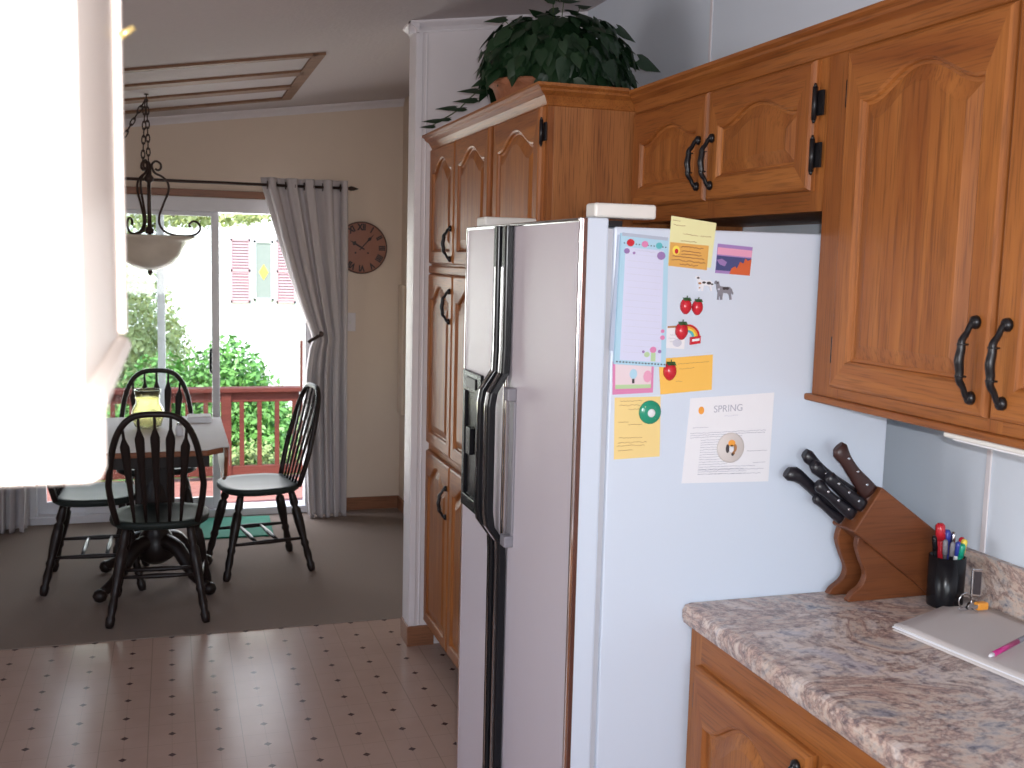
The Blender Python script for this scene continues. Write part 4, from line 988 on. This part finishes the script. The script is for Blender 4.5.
# ------------------------------------------------------------------ chandelier
hx, hy = -.098, 5.62
t = thing('pendant_light', 'wrought iron bowl chandelier with scroll arms above the table', 'chandelier', (hx, hy, 1.50))
MB().lathe([(.002, 1.512), (.06, 1.522), (.11, 1.548), (.145, 1.59), (.165, 1.635), (.19, 1.665), (.222, 1.682), (.220, 1.687), (.185, 1.672), (.158, 1.64), (.138, 1.596), (.105, 1.556), (.05, 1.53)], (hx, hy, 0), 40, cap=False).build('glass_bowl', M['bowl'], t)
MB().lathe([(.002, 1.487), (.008, 1.495), (.013, 1.505), (.010, 1.515), (.006, 1.53)], (hx, hy, 0), 12).build('finial', M['bronze'], t)
MB().lathe([(.006, 1.53), (.007, 1.69), (.02, 1.70), (.022, 1.715), (.010, 1.73), (.009, 1.945), (.022, 1.955), (.024, 1.97), (.013, 1.985), (.012, 2.035), (.004, 2.05)], (hx, hy, 0), 14).build('stem', M['bronze'], t)
for k in range(3):
    a = k*2*PI/3+.12; c, s = math.cos(a), math.sin(a)
    prof = [(.030, 2.060), (.045, 2.052), (.058, 2.066), (.055, 2.090), (.035, 2.102), (.018, 2.088), (.016, 2.065), (.030, 2.035), (.062, 2.018), (.090, 1.985), (.092, 1.935), (.070, 1.87), (.048, 1.80), (.048, 1.75), (.072, 1.712), (.12, 1.692), (.18, 1.69), (.222, 1.70), (.244, 1.728), (.238, 1.762), (.212, 1.774), (.192, 1.757), (.196, 1.738)]
    P = smoothpath([(hx+r_*c, hy+r_*s, 1.69+(z-1.69)*(.88 if z > 1.69 else 1)) for r_, z in prof], 4)
    MB().tube(P, .0058, 7).build('scroll_arm', M['bronze'], t)
def chain(p0, p1, n_, sag=0):
    m = MB(); a, b = Vector(p0), Vector(p1)
    for i in range(n_):
        f0 = (i+.5)/n_; c = a.lerp(b, f0)-Vector((0, 0, sag*4*f0*(1-f0))); d_ = (b-a).normalized()
        s_ = d_.cross(Vector((0, 1, 0))).normalized(); u = s_ if i % 2 else d_.cross(s_).normalized()
        L = (b-a).length/n_*.66
        m.tube([c+d_*(L*math.cos(q_))+u*(.0085*math.sin(q_)) for q_ in [2*PI*k/10 for k in range(10)]], .0032, 5, closed=True)
    return m
zc = cz(hx)-.002
chain((hx-.004, hy, zc-.03), (hx, hy, 2.045), 9).build('chain', M['bronze'], t)
chain((hx-.012, hy-.01, zc-.03), (hx-.028, hy, 2.03), 9).build('chain', M['bronze'], t)
chain((hx-.012, hy, zc-.03), (hx-.30, hy, zc-.55), 17).build('chain', M['bronze'], t)
MB().tube([(hx-.006, hy, zc), (hx-.006, hy, zc-.02), (hx+.002, hy, zc-.03), (hx-.006, hy, zc-.04), (hx-.014, hy, zc-.033)], .003, 6).lathe([(.012, zc-.004), (.012, zc+.0)], (hx-.006, hy, 0), 10).build('ceiling_hook', M['bronze'], t)

# ------------------------------------------------------------------ outside
DKZ = -.376
struct(MB().box(-6, 8, YF+.12, 30, -1.05, -.95).build('ground_lawn', M['lawn'], loc=(0, 0, -1)))
t = thing('deck', 'reddish wooden deck outside the sliding door', 'deck', (0, 8.2, DKZ-.1))
m = MB()
for i in range(20): m.box(-2.0, 1.35, YF+.15+i*.145, YF+.15+i*.145+.138, DKZ-.03, DKZ)
m.build('boards', M['deck'], t)
m = MB().box(-2.0, 1.35, YF+.15, 9.52, DKZ-.16, DKZ-.031)
for x in (-1.9, 1.2):
    for y in (7, 9.3): m.box(x, x+.09, y, y+.09, -1, DKZ-.1)
m.build('joists', M['deck'], t)
RY = 9.5
t = thing('deck_railing', 'red-brown wooden railing along the far edge of the deck', 'railing', (0, RY, DKZ))
MB().box(-2.0, 1.09, RY-.07, RY+.07, .41, .448).box(-2.0, 1.08, RY-.02, RY+.02, .32, .41).build('top_rail', M['rail'], t, bev=.004)
MB().box(-2.0, 1.08, RY-.03, RY+.03, -.33, -.25).build('bottom_rail', M['rail'], t, bev=.004)
for k in range(19):
    x = .58+.152*(k-15)+.0
    MB().box(x-.019, x+.019, RY-.019, RY+.019, -.25, .32).build('baluster', M['rail'], t)
for x, zt in ((1.090, .86), (.405, .41), (-1.0, .41)): MB().box(x, x+.085, RY-.045, RY+.045, DKZ, zt).build('post', M['rail'], t, bev=.004)
# neighbour house
HY = 18
t = thing('neighbour_house', 'white sided neighbouring house with rose shutters beyond the garden', 'house', (2, HY, -.95))
MB().box(-1.6, 9, HY, HY+6, -.95, 4.6).build('wall', M['siding'], t)
m = MB()
for i in range(28): m.hexa([(-1.6, HY, -.9+i*.2), (9, HY, -.9+i*.2), (9, HY-.012, -.9+i*.2), (-1.6, HY-.012, -.9+i*.2)], [(-1.6, HY, -.7+i*.2), (9, HY, -.7+i*.2), (9, HY-.001, -.7+i*.2), (-1.6, HY-.001, -.7+i*.2)])
m.build('lap_siding', M['siding'], t)
w = MB().box(1.30, 1.335, HY-.05, HY, .86, 1.85).box(1.58, 1.615, HY-.05, HY, .86, 1.85).box(1.30, 1.615, HY-.05, HY, 1.81, 1.85).box(1.30, 1.615, HY-.05, HY, .86, .90).build('window', M['siding'], t)
MB().box(1.335, 1.58, HY-.03, HY-.015, .90, 1.81).build('pane', plain('dim house pane', (.26, .29, .27), .3), w)
MB().prism([(1.46, 1.2), (1.535, 1.33), (1.46, 1.46), (1.385, 1.33)], HY-.04, HY-.031, yfn).build('sun_catcher', M['yellow'], w)
for x0 in (.93, 1.665):
    s = MB().box(x0, x0+.03, HY-.05, HY-.012, .82, 1.87).box(x0+.285, x0+.315, HY-.05, HY-.012, .82, 1.87).box(x0, x0+.315, HY-.05, HY-.012, 1.83, 1.87).box(x0, x0+.315, HY-.05, HY-.012, .82, .86).box(x0, x0+.315, HY-.05, HY-.012, 1.33, 1.37)
    for k in range(20):
        z = .87+k*.048
        s.hexa([(x0+.03, HY-.045, z), (x0+.285, HY-.045, z), (x0+.285, HY-.015, z+.02), (x0+.03, HY-.015, z+.02)], [(x0+.03, HY-.045, z+.008), (x0+.285, HY-.045, z+.008), (x0+.285, HY-.015, z+.044), (x0+.03, HY-.015, z+.044)])
    s.build('shutter', M['shutter'], t)
m = MB().hexa([(-2.1, HY-.5, 4.5), (9.5, HY-.5, 4.5), (9.5, HY+6.5, 4.5), (-2.1, HY+6.5, 4.5)], [(-2.1, HY+2.9, 6.2), (9.5, HY+2.9, 6.2), (9.5, HY+3.1, 6.2), (-2.1, HY+3.1, 6.2)]).build('roof', M['bark'], t)
def bush(name, lab, cat, blobs, n_, s, mat, trunk=None, seed=1):
    rn = np.random.RandomState(seed); c0 = blobs[0]
    base = (c0[0], c0[1], -.95); t = thing(name, lab, cat, base)
    tot = sum(b[3]*b[5] for b in blobs); V = []; F = []
    for (x, y, z, rx, ry, rz) in blobs:
        k = int(n_*rx*rz/tot)
        d = rn.normal(size=(k, 3)); d /= np.linalg.norm(d, axis=1)[:, None]
        rad = rn.uniform(.35, 1.08, k)**.6; c = np.array([x, y, z])+d*np.array([rx, ry, rz])*rad[:, None]
        a = d+rn.normal(size=(k, 3))*.7; a /= np.linalg.norm(a, axis=1)[:, None]
        u = np.cross(a, rn.normal(size=(k, 3))); u /= np.linalg.norm(u, axis=1)[:, None]; w_ = np.cross(a, u)
        L = s*rn.uniform(.7, 1.5, k)[:, None]; n0 = len(V)*1
        q = np.stack([c-u*L, c+w_*L*.45, c+u*L, c-w_*L*.45], 1).reshape(-1, 3)
        n0 = sum(len(v) for v in V); V.append(q); F.append(n0+np.arange(4*k).reshape(-1, 4))
    V = np.concatenate(V); F = np.concatenate(F); m = MB(); m.v = [tuple(v) for v in V]
    for f_ in F: m.face([int(i) for i in f_], 0, False)
    m.build('foliage', M[mat], t, fix=False)
    m = MB()
    if trunk: c0 = trunk
    for (x, y, z, rx, ry, rz) in blobs[:4]: m.tube(smoothpath([(c0[0]+.05*(x-c0[0]), c0[1], -.95), (c0[0]+.2*(x-c0[0]), c0[1]+.2*(y-c0[1]), -.95+.6*(z+.95)), (x, y, z)], 3), [.05-.006*i for i in range(7)], 6)
    m.build('trunk', M['bark'], t)
bush('shrub', 'large bright green shrub behind the deck railing', 'shrub', [(.70, 11.0, -.25, .52, .5, .75), (.35, 11.1, -.1, .5, .5, .75), (.88, 10.9, -.3, .36, .45, .62), (.55, 11, .2, .40, .4, .58), (-.1, 11, -.2, .5, .5, .8)], 16000, .034, 'leaf_a', seed=2)
bush('tree', 'pale green tree behind the left pane of the sliding door', 'tree', [(-.42, 12.2, .55, .55, .6, 1.0), (-.85, 12.3, .5, .7, .6, 1.1), (-.6, 12, -.2, .8, .6, .8), (-.1, 12.2, .2, .38, .5, .8)], 15000, .034, 'leaf_b', seed=4)
bush('overhanging_tree', 'tree branches hanging into the top of the view through the glass door', 'tree', [(-.35, 10.9, 2.06, .5, .5, .27), (.1, 10.8, 2.0, .42, .4, .17), (-.9, 10.9, 1.95, .5, .5, .5), (-1.4, 11., 1.9, .5, .5, .6), (.5, 10.8, 1.98, .40, .3, .10), (.8, 10.8, 2.0, .28, .3, .06)], 7000, .034, 'leaf_b', seed=6, trunk=(-2.2, 11.3))
bush('low_shrub', 'low yellow-green shrub seen between the balusters', 'shrub', [(.75, 10.2, -.55, .4, .25, .4), (.3, 10.2, -.6, .4, .25, .35), (1.0, 10.3, -.6, .25, .25, .35)], 4000, .03, 'lawn', seed=8)

# ------------------------------------------------------------------ light
w = bpy.data.worlds.new('w'); sc.world = w; w.use_nodes = True; nt = w.node_tree
bg = nt.nodes['Background']; sky = nt.nodes.new('ShaderNodeTexSky'); sky.sky_type = 'NISHITA'; sky.sun_disc = False; sky.sun_elevation = math.radians(50); sky.sun_rotation = math.radians(200)
nt.links.new(sky.outputs[0], bg.inputs[0]); bg.inputs[1].default_value = .55
def area(name, loc, rot, sx, sy, e, c, spread=PI):
    l = bpy.data.lights.new(name, 'AREA'); l.shape = 'RECTANGLE'; l.size = sx; l.size_y = sy; l.energy = e; l.color = c; l.spread = spread
    o = bpy.data.objects.new(name, l); col.objects.link(o); o.location = loc; o.rotation_euler = rot; return o
s = bpy.data.lights.new('sun', 'SUN'); s.energy = 6; s.angle = .01; s.color = (1, .96, .88); so = bpy.data.objects.new('sun', s); col.objects.link(so); so.rotation_euler = (math.radians(38), 0, math.radians(-28))
area('added_fill_left_window', (XL-.12, 2.0, 1.42), (0, -PI/2-.12, 0), .9, 1.9, 11, (1, .95, .97), 1.7)  # fill lamp behind the added left window, lights the refrigerator doors
area('added_fill_back_window', (-.2, YB-.12, 1.5), (PI/2, 0, 0), 2.3, .95, 46, (.86, .91, 1.0))  # fill lamp behind the added back window, lifts the kitchen's ambient light
area('daylight_sliding_door', (0, YF+.30, 1.0), (-PI/2, 0, 0), 1.4, 1.7, 42, (1, .98, .95))
# ------------------------------------------------------------------ camera
f_, yaw, pitch, roll = 1057.64, .312995, .114947, .02463
cyw, syw, cp, sp_, crr, srr = math.cos(yaw), math.sin(yaw), math.cos(pitch), math.sin(pitch), math.cos(roll), math.sin(roll)
F = Vector((syw*cp, cyw*cp, -sp_)); R = Vector((cyw, -syw, 0)); U = R.cross(F)
R2 = R*crr+U*srr; U2 = -R*srr+U*crr
cam = bpy.data.cameras.new('camera'); co = bpy.data.objects.new('camera', cam); col.objects.link(co)
co.matrix_world = Matrix(((R2.x, U2.x, -F.x, 0), (R2.y, U2.y, -F.y, 0), (R2.z, U2.z, -F.z, 1.6), (0, 0, 0, 1)))
cam.sensor_width = 36; cam.lens = 36*f_/1024; cam.clip_start = .02; cam.clip_end = 200
cam.dof.use_dof = True; cam.dof.focus_distance = 2.8; cam.dof.aperture_fstop = 9
sc.camera = co
# the camera's own flash, just above and right of the lens
l = bpy.data.lights.new('flash', 'AREA'); l.shape = 'RECTANGLE'; l.size = .03; l.size_y = .015; l.energy = 23.5; l.color = (.93, .95, 1.0)
fo = bpy.data.objects.new('flash', l); col.objects.link(fo)
fo.matrix_world = Matrix(((R2.x, U2.x, -F.x, .028), (R2.y, U2.y, -F.y, .0), (R2.z, U2.z, -F.z, 1.635), (0, 0, 0, 1)))
sc.view_settings.view_transform = 'Standard'; sc.view_settings.look = 'None'; sc.view_settings.gamma = 1; sc.view_settings.exposure = 0; sc.view_settings.use_curve_mapping = False
